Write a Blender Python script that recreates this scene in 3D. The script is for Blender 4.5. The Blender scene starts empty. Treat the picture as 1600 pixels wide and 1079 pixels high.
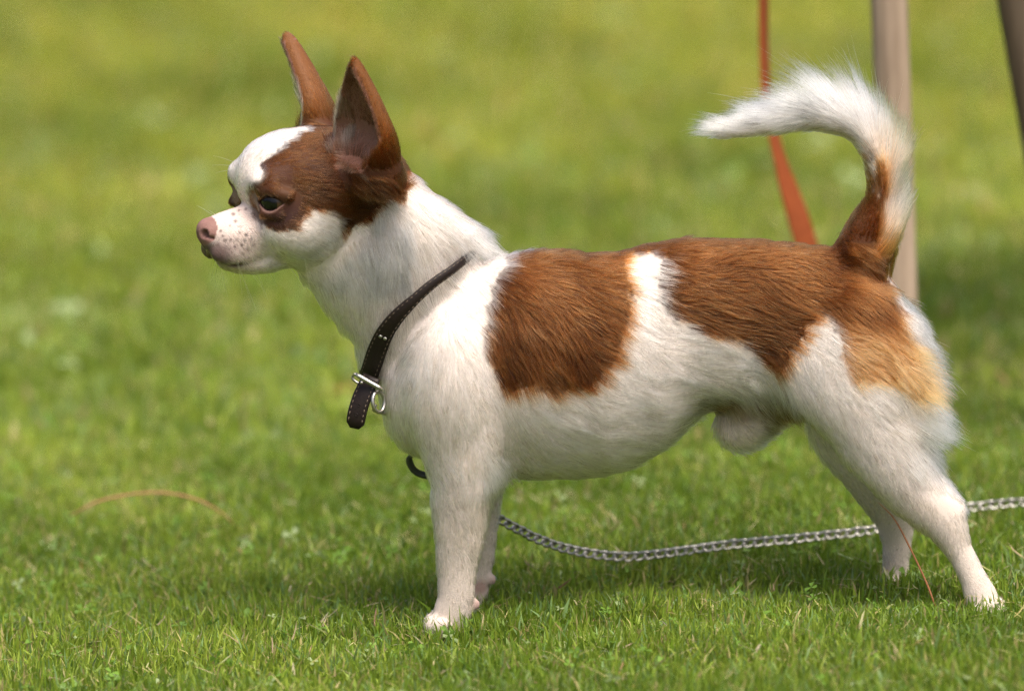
import bpy, math
import numpy as np
from mathutils import Vector, Matrix
from mathutils.kdtree import KDTree

rng = np.random.default_rng(7)
R = math.radians
PITCH = R(11.0)
SP, CP = math.sin(PITCH), math.cos(PITCH)
S = 1.0 / 3000.0            # one modelling unit = a third of a millimetre
SLOPE = 0.058               # the lawn rises gently towards the right
scene = bpy.context.scene

# ------------------------------------------------------------------ camera
cam_d = bpy.data.cameras.new('camera')
cam = bpy.data.objects.new('camera', cam_d)
scene.collection.objects.link(cam)
aim = Vector((0.0, 0.0, (968 - 539.5) * S / CP))
DIST = 5.0
cam.location = aim + DIST * Vector((0, -CP, SP))
cam.rotation_euler = (math.pi / 2 - PITCH, 0, 0)
cam_d.sensor_width = 36.0
cam_d.lens = 36.0 * DIST / (1600 * S)
cam_d.clip_start = 0.1
cam_d.clip_end = 400.0
cam_d.dof.use_dof = True
cam_d.dof.focus_distance = DIST - 0.015
cam_d.dof.aperture_fstop = 5.2
scene.camera = cam

# ------------------------------------------------------------------ light
SUN_EL, SUN_AZ = R(66), R(150)      # azimuth measured clockwise from +Y (away from the camera)
world = bpy.data.worlds.new('World')
scene.world = world
world.use_nodes = True
nt = world.node_tree
sky = nt.nodes.new('ShaderNodeTexSky')
sky.sky_type = 'NISHITA'
sky.sun_disc = False
sky.sun_elevation = SUN_EL
sky.sun_rotation = SUN_AZ
sky.dust_density = 7.0
sky.air_density = 0.7
sky.ozone_density = 0.4
nt.links.new(sky.outputs[0], nt.nodes['Background'].inputs[0])
nt.nodes['Background'].inputs[1].default_value = 0.15
sun_d = bpy.data.lights.new('sun', 'SUN')
sun_d.energy = 2.5
sun_d.angle = R(30)
sun_d.color = (1.0, 0.95, 0.87)
sun = bpy.data.objects.new('sun', sun_d)
scene.collection.objects.link(sun)
to_sun = Vector((math.sin(SUN_AZ) * math.cos(SUN_EL), math.cos(SUN_AZ) * math.cos(SUN_EL), math.sin(SUN_EL)))
sun.rotation_euler = (-to_sun).to_track_quat('-Z', 'Y').to_euler()
sun.location = (-2, -1, 4)
scene.view_settings.view_transform = 'Standard'
scene.view_settings.look = 'None'
scene.view_settings.exposure = 0.80
scene.view_settings.gamma = 1.0
scene.cycles.denoising_prefilter = 'NONE'
scene.cycles.max_bounces = 14
scene.cycles.diffuse_bounces = 6
scene.cycles.glossy_bounces = 8
scene.cycles.transmission_bounces = 10

# ------------------------------------------------------------------ helpers
def W(p):
    """modelling units (right, away, up measured from v=0 downward as -v) -> metres"""
    p = np.asarray(p, dtype=np.float64)
    out = np.empty(p.shape)
    out[..., 0] = (p[..., 0] - 800) * S
    out[..., 1] = p[..., 1] * S
    out[..., 2] = (968 + p[..., 2]) * S / CP
    return out

def ground_z(x, y):
    return SLOPE * np.clip(x, -3, 3) + 0.004 * np.sin(1.7 * x + 0.6) * np.sin(1.3 * y + 1.0) - 0.0035

def mat(name, rough=0.6):
    m = bpy.data.materials.new(name)
    m.use_nodes = True
    b = m.node_tree.nodes['Principled BSDF']
    b.inputs['Roughness'].default_value = rough
    return m, m.node_tree, b

def set_tags(o, label=None, cat=None, group=None, kind=None):
    if label: o['label'] = label
    if cat: o['category'] = cat
    if group: o['group'] = group
    if kind: o['kind'] = kind
    return o

ORIGIN = {}
def link(o, parent=None, origin=None):
    scene.collection.objects.link(o)
    if parent is not None:
        o.parent = parent
    ORIGIN[o.name] = np.array(origin if origin is not None else (ORIGIN[parent.name] if parent is not None else (0, 0, 0)), dtype=float)
    return o

def empty(name, loc):
    o = bpy.data.objects.new(name, None)
    o.empty_display_size = 0.02
    o.location = loc
    return link(o, None, loc)

def mesh_obj(name, verts, faces, material, parent=None, smooth=True, origin=None):
    """verts in world metres; stored relative to the parent's (or the given) origin"""
    v = np.asarray(verts, dtype=np.float64)
    if parent is not None:
        org = ORIGIN[parent.name]
    else:
        org = np.array(origin if origin is not None else (0, 0, 0), dtype=float)
    v = v - org
    me = bpy.data.meshes.new(name)
    if isinstance(faces, np.ndarray):
        n, k = faces.shape
        me.vertices.add(len(v)); me.vertices.foreach_set('co', v.astype(np.float32).ravel())
        me.loops.add(n * k); me.loops.foreach_set('vertex_index', faces.astype(np.int32).ravel())
        me.polygons.add(n)
        me.polygons.foreach_set('loop_start', np.arange(0, n * k, k, dtype=np.int32))
        me.update(calc_edges=True); me.validate()
    else:
        me.from_pydata(v.tolist(), [], faces)
    if smooth:
        me.polygons.foreach_set('use_smooth', np.ones(len(me.polygons), dtype=bool))
    me.materials.append(material)
    o = bpy.data.objects.new(name, me)
    if parent is None:
        o.location = org
    link(o, parent, org)
    return o

def tube(path, radii, n=10, cap=True, flat=1.0, up=None):
    """swept tube along world points; flat<1 squeezes it along the second frame axis"""
    path = np.asarray(path, dtype=float); m = len(path)
    radii = np.broadcast_to(np.asarray(radii, dtype=float), (m,))
    tan = np.gradient(path, axis=0); tan /= np.linalg.norm(tan, axis=1)[:, None] + 1e-12
    a = np.array(up if up is not None else (0.13, 0.95, 0.28), dtype=float)
    vs = []
    n1 = None
    for i in range(m):
        if n1 is None:
            n1 = a - tan[i] * a.dot(tan[i])
        else:
            n1 = n1 - tan[i] * n1.dot(tan[i])
        n1 = n1 / np.linalg.norm(n1)
        n2 = np.cross(tan[i], n1)
        for j in range(n):
            t = 2 * math.pi * j / n
            vs.append(path[i] + radii[i] * (math.cos(t) * n1 + flat * math.sin(t) * n2))
    fs = []
    for i in range(m - 1):
        for j in range(n):
            fs.append((i * n + j, i * n + (j + 1) % n, (i + 1) * n + (j + 1) % n, (i + 1) * n + j))
    if cap:
        fs.append(tuple(range(n - 1, -1, -1))); fs.append(tuple((m - 1) * n + j for j in range(n)))
    return vs, fs

def spline(pts, n):
    """Catmull-Rom through pts"""
    p = np.asarray(pts, dtype=float)
    q = np.vstack([2 * p[0] - p[1], p, 2 * p[-1] - p[-2]])
    t = np.linspace(0, len(p) - 1 - 1e-9, n)
    i = t.astype(int); f = (t - i)[:, None]
    a, b, c, d = q[i], q[i + 1], q[i + 2], q[i + 3]
    return 0.5 * (2 * b + (c - a) * f + (2 * a - 5 * b + 4 * c - d) * f * f + (3 * b - a - 3 * c + d) * f ** 3)

def waves(p, scale, seed, n=9):
    """smooth pseudo noise in about -1..1 for arrays of points"""
    r = np.random.default_rng(seed)
    k = r.normal(size=(n, p.shape[1])) / scale
    ph = r.uniform(0, 6.28, n)
    out = np.zeros(len(p))
    for i in range(n):
        out += np.sin(p @ k[i] + ph[i])
    return out / math.sqrt(n)

def sstep(a, b, x):
    t = np.clip((x - a) / (b - a), 0, 1)
    return t * t * (3 - 2 * t)

def poly_sd(u, v, poly):
    """signed distance to a 2D polygon, negative inside"""
    P = np.asarray(poly, dtype=np.float32)
    u = np.asarray(u, dtype=np.float32); v = np.asarray(v, dtype=np.float32)
    best = np.full(u.shape, 1e9, dtype=np.float32); inside = np.zeros(u.shape, dtype=bool)
    for i in range(len(P)):
        ax, ay = P[i]; bx, by = P[(i + 1) % len(P)]
        ex, ey = bx - ax, by - ay
        wx, wy = u - ax, v - ay
        t = np.clip((wx * ex + wy * ey) / (ex * ex + ey * ey + 1e-9), 0, 1)
        d = (wx - ex * t) ** 2 + (wy - ey * t) ** 2
        best = np.minimum(best, d)
        c = ((ay > v) != (by > v)) & (u < (bx - ax) * (v - ay) / ((by - ay) if by != ay else 1e-9) + ax)
        inside ^= c
    return np.where(inside, -np.sqrt(best), np.sqrt(best))

# ------------------------------------------------------------------ lawn
def col_attr_mat(name, rough, attr='col', trans=0.0, spec=0.3):
    m, t, b = mat(name, rough)
    a = t.nodes.new('ShaderNodeAttribute'); a.attribute_name = attr
    t.links.new(a.outputs['Color'], b.inputs['Base Color'])
    b.inputs['Specular IOR Level'].default_value = spec
    if trans > 0:
        tr = t.nodes.new('ShaderNodeBsdfTranslucent')
        mx = t.nodes.new('ShaderNodeMixShader'); mx.inputs[0].default_value = trans
        t.links.new(a.outputs['Color'], tr.inputs['Color'])
        t.links.new(b.outputs[0], mx.inputs[1]); t.links.new(tr.outputs[0], mx.inputs[2])
        t.links.new(mx.outputs[0], t.nodes['Material Output'].inputs['Surface'])
    return m

soil, t_, b_ = mat('soil_and_thatch', 0.95)
tc = t_.nodes.new('ShaderNodeTexCoord')
n1 = t_.nodes.new('ShaderNodeTexNoise'); n1.inputs['Scale'].default_value = 14; n1.inputs['Detail'].default_value = 8
n2 = t_.nodes.new('ShaderNodeTexNoise'); n2.inputs['Scale'].default_value = 0.6; n2.inputs['Detail'].default_value = 4
rp = t_.nodes.new('ShaderNodeValToRGB')
rp.color_ramp.elements[0].position = 0.3; rp.color_ramp.elements[0].color = (0.06, 0.085, 0.014, 1)
rp.color_ramp.elements[1].position = 0.7; rp.color_ramp.elements[1].color = (0.16, 0.20, 0.04, 1)
mx_ = t_.nodes.new('ShaderNodeMix'); mx_.data_type = 'RGBA'; mx_.inputs[0].default_value = 0.35
rp2 = t_.nodes.new('ShaderNodeValToRGB')
rp2.color_ramp.elements[0].color = (0.07, 0.13, 0.02, 1); rp2.color_ramp.elements[1].color = (0.17, 0.20, 0.05, 1)
t_.links.new(tc.outputs['Object'], n1.inputs['Vector']); t_.links.new(tc.outputs['Object'], n2.inputs['Vector'])
t_.links.new(n1.outputs[0], rp.inputs[0]); t_.links.new(n2.outputs[0], rp2.inputs[0])
t_.links.new(rp.outputs[0], mx_.inputs[6]); t_.links.new(rp2.outputs[0], mx_.inputs[7])
t_.links.new(mx_.outputs[2], b_.inputs['Base Color'])

gx = np.concatenate([-np.geomspace(150, 3.2, 12), np.linspace(-3, 3, 61), np.geomspace(3.2, 150, 12)])
gy = np.concatenate([-np.geomspace(150, 6.2, 10), np.linspace(-6, 6, 81), np.geomspace(6.2, 150, 12)])
GX, GY = np.meshgrid(gx, gy, indexing='ij')
gv = np.stack([GX, GY, ground_z(GX, GY)], -1).reshape(-1, 3)
ii, jj = np.meshgrid(np.arange(len(gx) - 1), np.arange(len(gy) - 1), indexing='ij')
a_ = (ii * len(gy) + jj).ravel()
gf = np.stack([a_, a_ + len(gy), a_ + len(gy) + 1, a_ + 1], 1)
lawn = mesh_obj('lawn_ground', gv, gf, soil)
set_tags(lawn, 'gently sloping lawn ground under the short grass', 'lawn', kind='structure')

grass_mat = col_attr_mat('grass_blade', 0.45, trans=0.45, spec=0.35)

def grass_colour(xy, n):
    big = waves(xy, 0.23, 31) * 0.6 + waves(xy, 0.05, 32) * 0.7
    g1 = np.array([0.152, 0.252, 0.019]); g2 = np.array([0.335, 0.405, 0.055]); g3 = np.array([0.072, 0.140, 0.016])
    t = np.clip(0.45 + 0.34 * big + rng.normal(0, 0.28, n), 0, 1)[:, None]
    c = g1 * (1 - t) + g2 * t
    d = rng.random(n) < 0.22
    c[d] = g3 * 0.6 + c[d] * 0.4
    y = rng.random(n) < 0.075 + 0.04 * (big > 0.5)
    c[y] = np.array([0.46, 0.39, 0.16]) * rng.uniform(0.7, 1.15, y.sum())[:, None]
    bl = rng.random(n) < 0.10
    c[bl] = np.array([0.19, 0.30, 0.10]) * rng.uniform(0.8, 1.2, bl.sum())[:, None]
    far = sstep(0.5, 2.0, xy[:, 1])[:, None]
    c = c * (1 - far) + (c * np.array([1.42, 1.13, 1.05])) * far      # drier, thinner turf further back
    return c * (rng.uniform(0.8, 1.2, n) * (1 + 0.10 * np.clip(big, -1.5, 1.5)))[:, None]

def grass_patch(x0, x1, y0, y1, dens, hmin, hmax, wid, segs, keep=None, flat_lying=False):
    n = int((x1 - x0) * (y1 - y0) * dens)
    xy = np.stack([rng.uniform(x0, x1, n), rng.uniform(y0, y1, n)], 1)
    if keep is not None:
        xy = xy[keep(xy)]
    # thin and tall tufts vary over a few centimetres
    tuft = waves(xy, 0.02, 5) * 0.6 + waves(xy, 0.06, 6) * 0.5
    xy = xy[rng.random(len(xy)) < np.clip(0.80 + 0.30 * tuft, 0.3, 1)]
    n = len(xy)
    tuft = waves(xy, 0.02, 5) * 0.6 + waves(xy, 0.06, 6) * 0.5
    h = rng.uniform(hmin, hmax, n) * np.clip(0.95 + 0.22 * tuft, 0.55, 1.5) * np.where(rng.random(n) < 0.06, 1.35, 1.0)
    yaw = rng.uniform(0, 2 * np.pi, n)
    lean_dir = rng.uniform(0, 2 * np.pi, n)
    lean = np.abs(rng.normal(0.0, 0.48, n)); lean = np.minimum(lean, 1.15)
    if flat_lying: lean = rng.uniform(1.0, 1.45, n)
    bend = rng.normal(0.08, 0.16, n)
    w = wid * rng.uniform(0.5, 1.35, n) * np.where(rng.random(n) < 0.12, 1.7, 1.0)
    base = np.stack([xy[:, 0], xy[:, 1], ground_z(xy[:, 0], xy[:, 1]) - 0.001], 1)
    if flat_lying: base[:, 2] += rng.uniform(0.003, 0.010, n)
    ld = np.stack([np.cos(lean_dir), np.sin(lean_dir), np.zeros(n)], 1)
    sd = np.stack([np.cos(yaw), np.sin(yaw), np.zeros(n)], 1)
    rows = []
    for k in range(segs + 1):
        s = k / segs
        ang = lean * (1.0 if flat_lying else 0.45 + 0.55 * s) + bend * s * s
        c = base + ld * (h * s * np.sin(ang))[:, None] + np.array([0, 0, 1.0]) * (h * s * np.cos(ang))[:, None]
        if k < segs:
            hw = (0.5 * w * (1 - 0.45 * s * s))[:, None]
            rows.append(c - sd * hw); rows.append(c + sd * hw)
        else:
            rows.append(c)
    nv = 2 * segs + 1
    V = np.stack(rows, 1).reshape(-1, 3)
    off = (np.arange(n) * nv)[:, None]
    T = []
    for k in range(segs - 1):
        a = 2 * k
        T += [(a, a + 1, a + 3), (a, a + 3, a + 2)]
    a = 2 * (segs - 1)
    T.append((a, a + 1, a + 2))
    F = (off[:, None, :] + np.array(T)[None]).reshape(-1, 3)
    col = grass_colour(xy, n)
    if flat_lying:
        col = np.array([0.50, 0.43, 0.22]) * rng.uniform(0.45, 1.1, n)[:, None] + rng.normal(0, 0.03, (n, 3))
        col = np.clip(col, 0.03, 0.7)
    rgba = np.ones((n, nv, 4), dtype=np.float32)
    s_ = np.array([k // 2 / segs for k in range(nv - 1)] + [1.0])
    straw = np.array([0.20, 0.20, 0.045])                       # sheaths near the soil are paler straw
    mixv = np.clip(0.5 - 1.3 * s_, 0, 0.45)[None, :, None]
    rgba[:, :, :3] = col[:, None, :] * (1 - mixv) + straw * mixv
    return V, F, rgba.reshape(-1, 4)

def build_grass(name, patches, label):
    Vs, Fs, Cs, o = [], [], [], 0
    for V, F, C in patches:
        Vs.append(V); Fs.append(F + o); Cs.append(C); o += len(V)
    ob = mesh_obj(name, np.vstack(Vs), np.vstack(Fs), grass_mat)
    at = ob.data.color_attributes.new('col', 'FLOAT_COLOR', 'POINT')
    at.data.foreach_set('color', np.vstack(Cs).astype(np.float32).ravel())
    set_tags(ob, label, 'grass', kind='stuff')
    return ob

near = (-0.42, 0.42, -0.42, 0.50)
mid = (-0.95, 0.95, 0.50, 2.7)
def not_in(b):
    return lambda xy: ~((xy[:, 0] > b[0]) & (xy[:, 0] < b[1]) & (xy[:, 1] > b[2]) & (xy[:, 1] < b[3]))
build_grass('grass_blades', [
    grass_patch(*near, 340000, 0.0075, 0.0165, 0.00110, 3),
    grass_patch(*near, 12000, 0.006, 0.015, 0.0009, 3, None, True),
    grass_patch(*mid, 3500, 0.008, 0.02, 0.002, 2, None, True),
    grass_patch(*mid, 62000, 0.009, 0.021, 0.0021, 2),
    grass_patch(-0.95, 0.95, -0.8, 0.5, 40000, 0.008, 0.018, 0.0022, 2, not_in(near)),
], 'short mown green grass blades of the lawn around the dog')
build_grass('distant_grass', [
    grass_patch(-4, 4, -3.0, 6.0, 1700, 0.015, 0.032, 0.006, 1, lambda xy: ~((np.abs(xy[:, 0]) < 0.95) & (xy[:, 1] > -0.8) & (xy[:, 1] < 2.7))),
], 'sparser mown grass further out on the lawn')

# clover and plantain leaves low in the turf
def leaves(n, x0, x1, y0, y1, rmin, rmax):
    Vs, Fs, Cs = [], [], []
    o = 0
    for i in range(n):
        x, y = rng.uniform(x0, x1), rng.uniform(y0, y1)
        r = rng.uniform(rmin, rmax)
        z = float(ground_z(x, y)) + rng.uniform(0.005, 0.011)
        tilt = Matrix.Rotation(rng.normal(0, 0.55), 3, 'X') @ Matrix.Rotation(rng.normal(0, 0.5), 3, 'Y') @ Matrix.Rotation(rng.uniform(0, 6.28), 3, 'Z')
        pale = rng.random() < (0.2 if y1 < 1 else 0.5)
        c = np.array([0.30, 0.38, 0.17]) if pale else np.array([0.15, 0.27, 0.035])
        c = c * rng.uniform(0.8, 1.25)
        for lobe in range(3 if rng.random() < 0.6 else 1):
            a0 = lobe * 2.094
            pts = [(0, 0, 0)] + [(r * q * math.cos(a0 + da), r * q * math.sin(a0 + da), zz * r) for q, da, zz in
                   ((0.55, -0.55, 0.10), (0.95, -0.42, 0.18), (1.0, 0.0, 0.02), (0.95, 0.42, 0.18), (0.55, 0.55, 0.10))]
            for p in pts:
                q = tilt @ Vector(p)
                Vs.append((x + q.x, y + q.y, z + q.z)); Cs.append((*c, 1))
            Fs += [(o, o + 1, o + 2), (o, o + 2, o + 3), (o, o + 3, o + 4), (o, o + 4, o + 5)]
            o += 6
    return np.array(Vs), np.array(Fs), np.array(Cs)
def leaf_obj(name, args, label):
    V, F, C = args
    ob = mesh_obj(name, V, F, grass_mat)
    at = ob.data.color_attributes.new('col', 'FLOAT_COLOR', 'POINT')
    at.data.foreach_set('color', C.astype(np.float32).ravel())
    set_tags(ob, label, 'clover', kind='stuff')
leaf_obj('clover_leaves', leaves(1700, -0.42, 0.42, -0.42, 0.5, 0.0018, 0.0052), 'small clover leaves mixed into the lawn grass')
leaf_obj('pale_clover_patches', leaves(1500, -0.9, 0.9, 0.5, 2.7, 0.004, 0.010), 'pale broad leaves scattered through the lawn behind the dog')

# ------------------------------------------------------------------ the dog: one implicit surface
# Axes of the modelling space: U to the right, V downward, D away from the camera side (near flank negative).
U = np.concatenate([np.arange(296, 660, 2.2), np.arange(660, 1590, 3.4)]).astype(np.float32)
V = np.concatenate([np.arange(34, 440, 2.2), np.arange(440, 1012, 3.4)]).astype(np.float32)
D = np.arange(-178, 184, 3.0).astype(np.float32)
FLD = np.full((len(U), len(V), len(D)), 300.0, dtype=np.float32)

def box(u0, u1, v0, v1, d0=-178, d1=184):
    i0, i1 = np.searchsorted(U, [u0, u1]); j0, j1 = np.searchsorted(V, [v0, v1]); k0, k1 = np.searchsorted(D, [d0, d1])
    sl = (slice(max(i0 - 1, 0), i1 + 1), slice(max(j0 - 1, 0), j1 + 1), slice(max(k0 - 1, 0), k1 + 1))
    return sl, U[sl[0]][:, None, None], V[sl[1]][None, :, None], D[sl[2]][None, None, :]

def smin(a, b, k):
    h = np.clip(0.5 + 0.5 * (b - a) / k, 0, 1)
    return b * (1 - h) + a * h - k * h * (1 - h)

def put(sl, d, k=12.0):
    FLD[sl] = smin(FLD[sl], d.astype(np.float32), k)

def cut(sl, d, k=5.0):
    FLD[sl] = -smin(-FLD[sl], d.astype(np.float32), k)

def ell(x, y, z, rx, ry, rz):
    k0 = np.sqrt((x / rx) ** 2 + (y / ry) ** 2 + (z / rz) ** 2)
    k1 = np.sqrt((x / rx ** 2) ** 2 + (y / ry ** 2) ** 2 + (z / rz ** 2) ** 2)
    return k0 * (k0 - 1.0) / np.maximum(k1, 1e-4)

def capsule(sl_coords, a, b, ra, rb):
    u, v, d = sl_coords
    ex, ey, ez = b[0] - a[0], b[1] - a[1], b[2] - a[2]
    t = np.clip(((u - a[0]) * ex + (v - a[1]) * ey + (d - a[2]) * ez) / (ex * ex + ey * ey + ez * ez), 0, 1)
    r = ra + (rb - ra) * t
    return np.sqrt((u - a[0] - ex * t) ** 2 + (v - a[1] - ey * t) ** 2 + (d - a[2] - ez * t) ** 2) - r

def inflate(poly, centre, kfun, kblend, grow=0.0):
    """puff an outline into a rounded body; centre(v) = distance of its mid plane, kfun(v) = depth / half height"""
    P = np.array([(u, v + SP * centre(v)) for u, v in poly], dtype=float)
    g = 3.0
    u0, v0 = P.min(0) - 30; u1, v1 = P.max(0) + 30
    gu = np.arange(u0, u1 + g, g); gv_ = np.arange(v0, v1 + g, g)
    A, B = np.meshgrid(gu, gv_, indexing='ij')
    sd = poly_sd(A, B, P) - grow
    ins = sd < 0
    phi = np.where(ins, -sd * 30.0, 0.0)
    par = (np.add.outer(np.arange(len(gu)), np.arange(len(gv_))) & 1).astype(bool)
    m0, m1 = ins & par, ins & ~par
    for it in range(340):
        for m in (m0, m1):
            nb = 0.25 * (np.roll(phi, 1, 0) + np.roll(phi, -1, 0) + np.roll(phi, 1, 1) + np.roll(phi, -1, 1) + g * g)
            phi = np.where(m, phi + 1.85 * (nb - phi), phi)
    phi = np.where(ins, np.maximum(phi, 0), 0)
    amp = math.sqrt(2 * phi.max())
    ph = np.where(ins, phi, -0.55 * amp * np.maximum(sd, 0))
    gphi = np.sqrt(np.gradient(ph, g, axis=0) ** 2 + np.gradient(ph, g, axis=1) ** 2)
    sl, u, v, d = box(u0, u1, v0, v1)
    # bilinear lookup on the modelling grid
    fu = np.clip((u[:, 0, 0] - u0) / g, 0, len(gu) - 1.001); fv = np.clip((v[0, :, 0] - v0) / g, 0, len(gv_) - 1.001)
    iu = fu.astype(int); iv = fv.astype(int); tu = (fu - iu)[:, None]; tv = (fv - iv)[None, :]
    def look(G):
        return (G[np.ix_(iu, iv)] * (1 - tu) * (1 - tv) + G[np.ix_(iu + 1, iv)] * tu * (1 - tv) +
                G[np.ix_(iu, iv + 1)] * (1 - tu) * tv + G[np.ix_(iu + 1, iv + 1)] * tu * tv)[:, :, None].astype(np.float32)
    f2 = look(ph); gg = look(gphi)
    vv = v
    k = np.vectorize(kfun, otypes=[float])(vv).astype(np.float32); c = np.vectorize(centre, otypes=[float])(vv).astype(np.float32)
    w = (d - c)
    F = (w / k) ** 2 - 2 * f2
    G = np.sqrt((2 * w / k ** 2) ** 2 + (2 * gg) ** 2)
    put(sl, F / np.maximum(G, 0.5 * amp), kblend)

lin = lambda a, fa, b, fb: (lambda v: fa + (fb - fa) * min(1, max(0, (v - a) / (b - a))))

TORSO = [(655, 462), (700, 425), (770, 406), (830, 396), (880, 394), (910, 402), (950, 400), (1000, 388), (1050, 379), (1100, 376),
         (1150, 377), (1200, 380), (1250, 386), (1300, 391), (1345, 397), (1378, 412), (1398, 450), (1413, 500), (1418, 545),
         (1400, 600), (1340, 628), (1260, 632), (1180, 632), (1100, 640), (1050, 657), (1000, 680), (960, 700), (920, 720),
         (880, 735), (830, 742), (780, 741), (720, 734), (680, 718), (645, 690), (618, 650), (603, 610), (597, 570), (604, 530), (628, 490)]
NECK = [(642, 275), (680, 308), (718, 336), (748, 360), (756, 378), (740, 402), (735, 450), (700, 520), (650, 590), (600, 602), (572, 588),
        (562, 560), (553, 528), (530, 506), (508, 480), (488, 450), (468, 428), (470, 395), (515, 330), (560, 275), (600, 262)]
FORE_N = [(650, 540), (690, 490), (745, 480), (790, 530), (798, 620), (793, 690), (776, 736), (769, 765), (764, 800), (757, 842), (747, 880),
          (743, 905), (741, 930), (738, 955), (734, 972), (728, 992), (668, 994), (669, 985), (674, 966), (684, 931), (683, 893), (681, 848), (676, 789), (674, 750), (655, 700), (636, 640), (632, 590)]
FORE_F = [(660, 600), (720, 540), (790, 580), (800, 660), (790, 740), (784, 765), (780, 800), (775, 842), (771, 878), (765, 905), (762, 930),
          (760, 950), (752, 974), (690, 974), (698, 945), (706, 900), (704, 850), (700, 790), (690, 740), (660, 690), (645, 650)]
HIND_N = [(1215, 560), (1240, 630), (1262, 652), (1292, 680), (1316, 718), (1354, 757), (1392, 796), (1422, 819), (1450, 836), (1482, 873),
          (1500, 910), (1508, 945), (1512, 962), (1562, 962), (1566, 948), (1553, 918), (1534, 887), (1515, 848), (1509, 812), (1506, 788),
          (1478, 760), (1452, 733), (1446, 690), (1450, 640), (1440, 585), (1418, 520), (1380, 460), (1325, 445), (1260, 480)]
HIND_F = [(1255, 560), (1262, 657), (1270, 688), (1288, 716), (1322, 755), (1353, 794), (1377, 825), (1386, 856), (1387, 895), (1380, 926),
          (1432, 926), (1427, 890), (1431, 850), (1436, 820), (1448, 780), (1440, 700), (1425, 600), (1380, 520)]
cF_n = lin(520, -58, 985, -76); cF_f = lin(520, 58, 985, 74)
cH_n = lin(480, -48, 950, -112); cH_f = lin(480, 50, 910, 112)
inflate(TORSO, lambda v: 0.0, lin(400, 0.66, 760, 0.66), 20)
inflate(NECK, lambda v: 0.0, lin(260, 0.80, 600, 0.66), 26)
inflate(FORE_N, cF_n, lin(520, 0.72, 800, 0.80), 26)
inflate(FORE_F, cF_f, lin(520, 0.72, 800, 0.80), 22)
inflate(HIND_N, cH_n, lin(480, 0.62, 820, 0.80), 44)
inflate(HIND_F, cH_f, lin(480, 0.62, 820, 0.80), 26)

# forms over the bones: shoulder, ribcage, brisket, rump, sheath under the belly
for s in (-1, 1):
    sl, u, v, d = box(590, 830, 430, 720)
    put(sl, ell(u - 705, v - 590, d - s * 62, 66, 100, 62), 30)
    sl, u, v, d = box(1240, 1460, 390, 690)
    put(sl, ell(u - 1350, v - 560, d - s * 56, 82, 100, 50), 40)
sl, u, v, d = box(760, 1120, 400, 780)
put(sl, ell(u - 900, v - 575, d, 200, 165, 118), 30)
sl, u, v, d = box(560, 720, 520, 740)
put(sl, ell(u - 650, v - 620, d, 52, 82, 70), 26)
sl, u, v, d = box(1085, 1270, 590, 730, -60, 60)
put(sl, ell(u - 1158, v - 664, d, 40, 36, 24), 22)
put(sl, ell(u - 1182, v - 648, d, 40, 30, 24), 22)
put(sl, ell(u - 1200, v - 632, d, 62, 20, 26), 18)
# paws: toes and pads
def toes(cu, cv, cd, ux, spread, n=4, r=(23, 17, 10.5), kk=3.5):
    for i in range(n):
        q = (i - (n - 1) / 2)
        sl, u, v, d = box(cu - 70, cu + 70, cv - 40, cv + 40)
        put(sl, ell(u - cu - ux * (1 - 0.25 * abs(q)), v - cv, d - cd - q * spread, *r), kk)
toes(692, 974 + SP * -76, -76, -10, 19)
toes(722, 962 + SP * 74, 74, -14, 15)
toes(1540, 947 + SP * -112, -112, 6, 18, r=(28, 16, 10.5))
toes(1402, 916 + SP * 112, 112, -8, 14)
for cu, cv, cd in ((742, 944, -70), (767, 908, 62)):            # carpal pads and the dew claw bump
    sl, u, v, d = box(cu - 50, cu + 50, cv - 50, cv + 50)
    put(sl, ell(u - cu, v - cv - SP * cd, d - cd, 8, 9, 8), 6)

# tendons and joints of the legs: grooves between them, on both sides of each limb
def groove(a, b, ra, rb, k=9):
    sl, u, v, d = box(min(a[0], b[0]) - 30, max(a[0], b[0]) + 30, min(a[1], b[1]) - 30, max(a[1], b[1]) + 30)
    cut(sl, capsule((u, v, d), a, b, ra, rb), k)
def bump(c, r, k=12):
    sl, u, v, d = box(c[0] - r[0] * 2.5, c[0] + r[0] * 2.5, c[1] - r[1] * 2.5, c[1] + r[1] * 2.5)
    put(sl, ell(u - c[0], v - c[1], d - c[2], *r), k)
groove((754, 775 - SP * 108, -116), (738, 866 - SP * 108, -110), 9, 7)
groove((724, 905 - SP * 106, -112), (722, 945 - SP * 106, -112), 6, 5)
groove((1462, 750 - SP * 120, -126), (1484, 800 - SP * 124, -130), 9, 9)
groove((1484, 806 - SP * 126, -132), (1506, 860 - SP * 130, -136), 7, 5)

# tail
TAIL = spline([(1340, 408, 0), (1358, 378, 0), (1371, 340, 0), (1377, 296, 0), (1372, 252, 0), (1352, 216, 0), (1318, 194, 0), (1275, 186, 0), (1225, 193, 0), (1172, 204, 0), (1118, 213, 0)], 46)
TR = np.interp(np.linspace(0, 1, 46), [0, 0.12, 0.3, 0.6, 1], [36, 27, 18, 13, 3])
for i in range(45):
    a, b = TAIL[i], TAIL[i + 1]
    sl, u, v, d = box(min(a[0], b[0]) - 60, max(a[0], b[0]) + 60, min(a[1], b[1]) - 60, max(a[1], b[1]) + 60, -60, 60)
    put(sl, capsule((u, v, d), a, b, TR[i], TR[i + 1]), 10 if i > 8 else 24)

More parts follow.
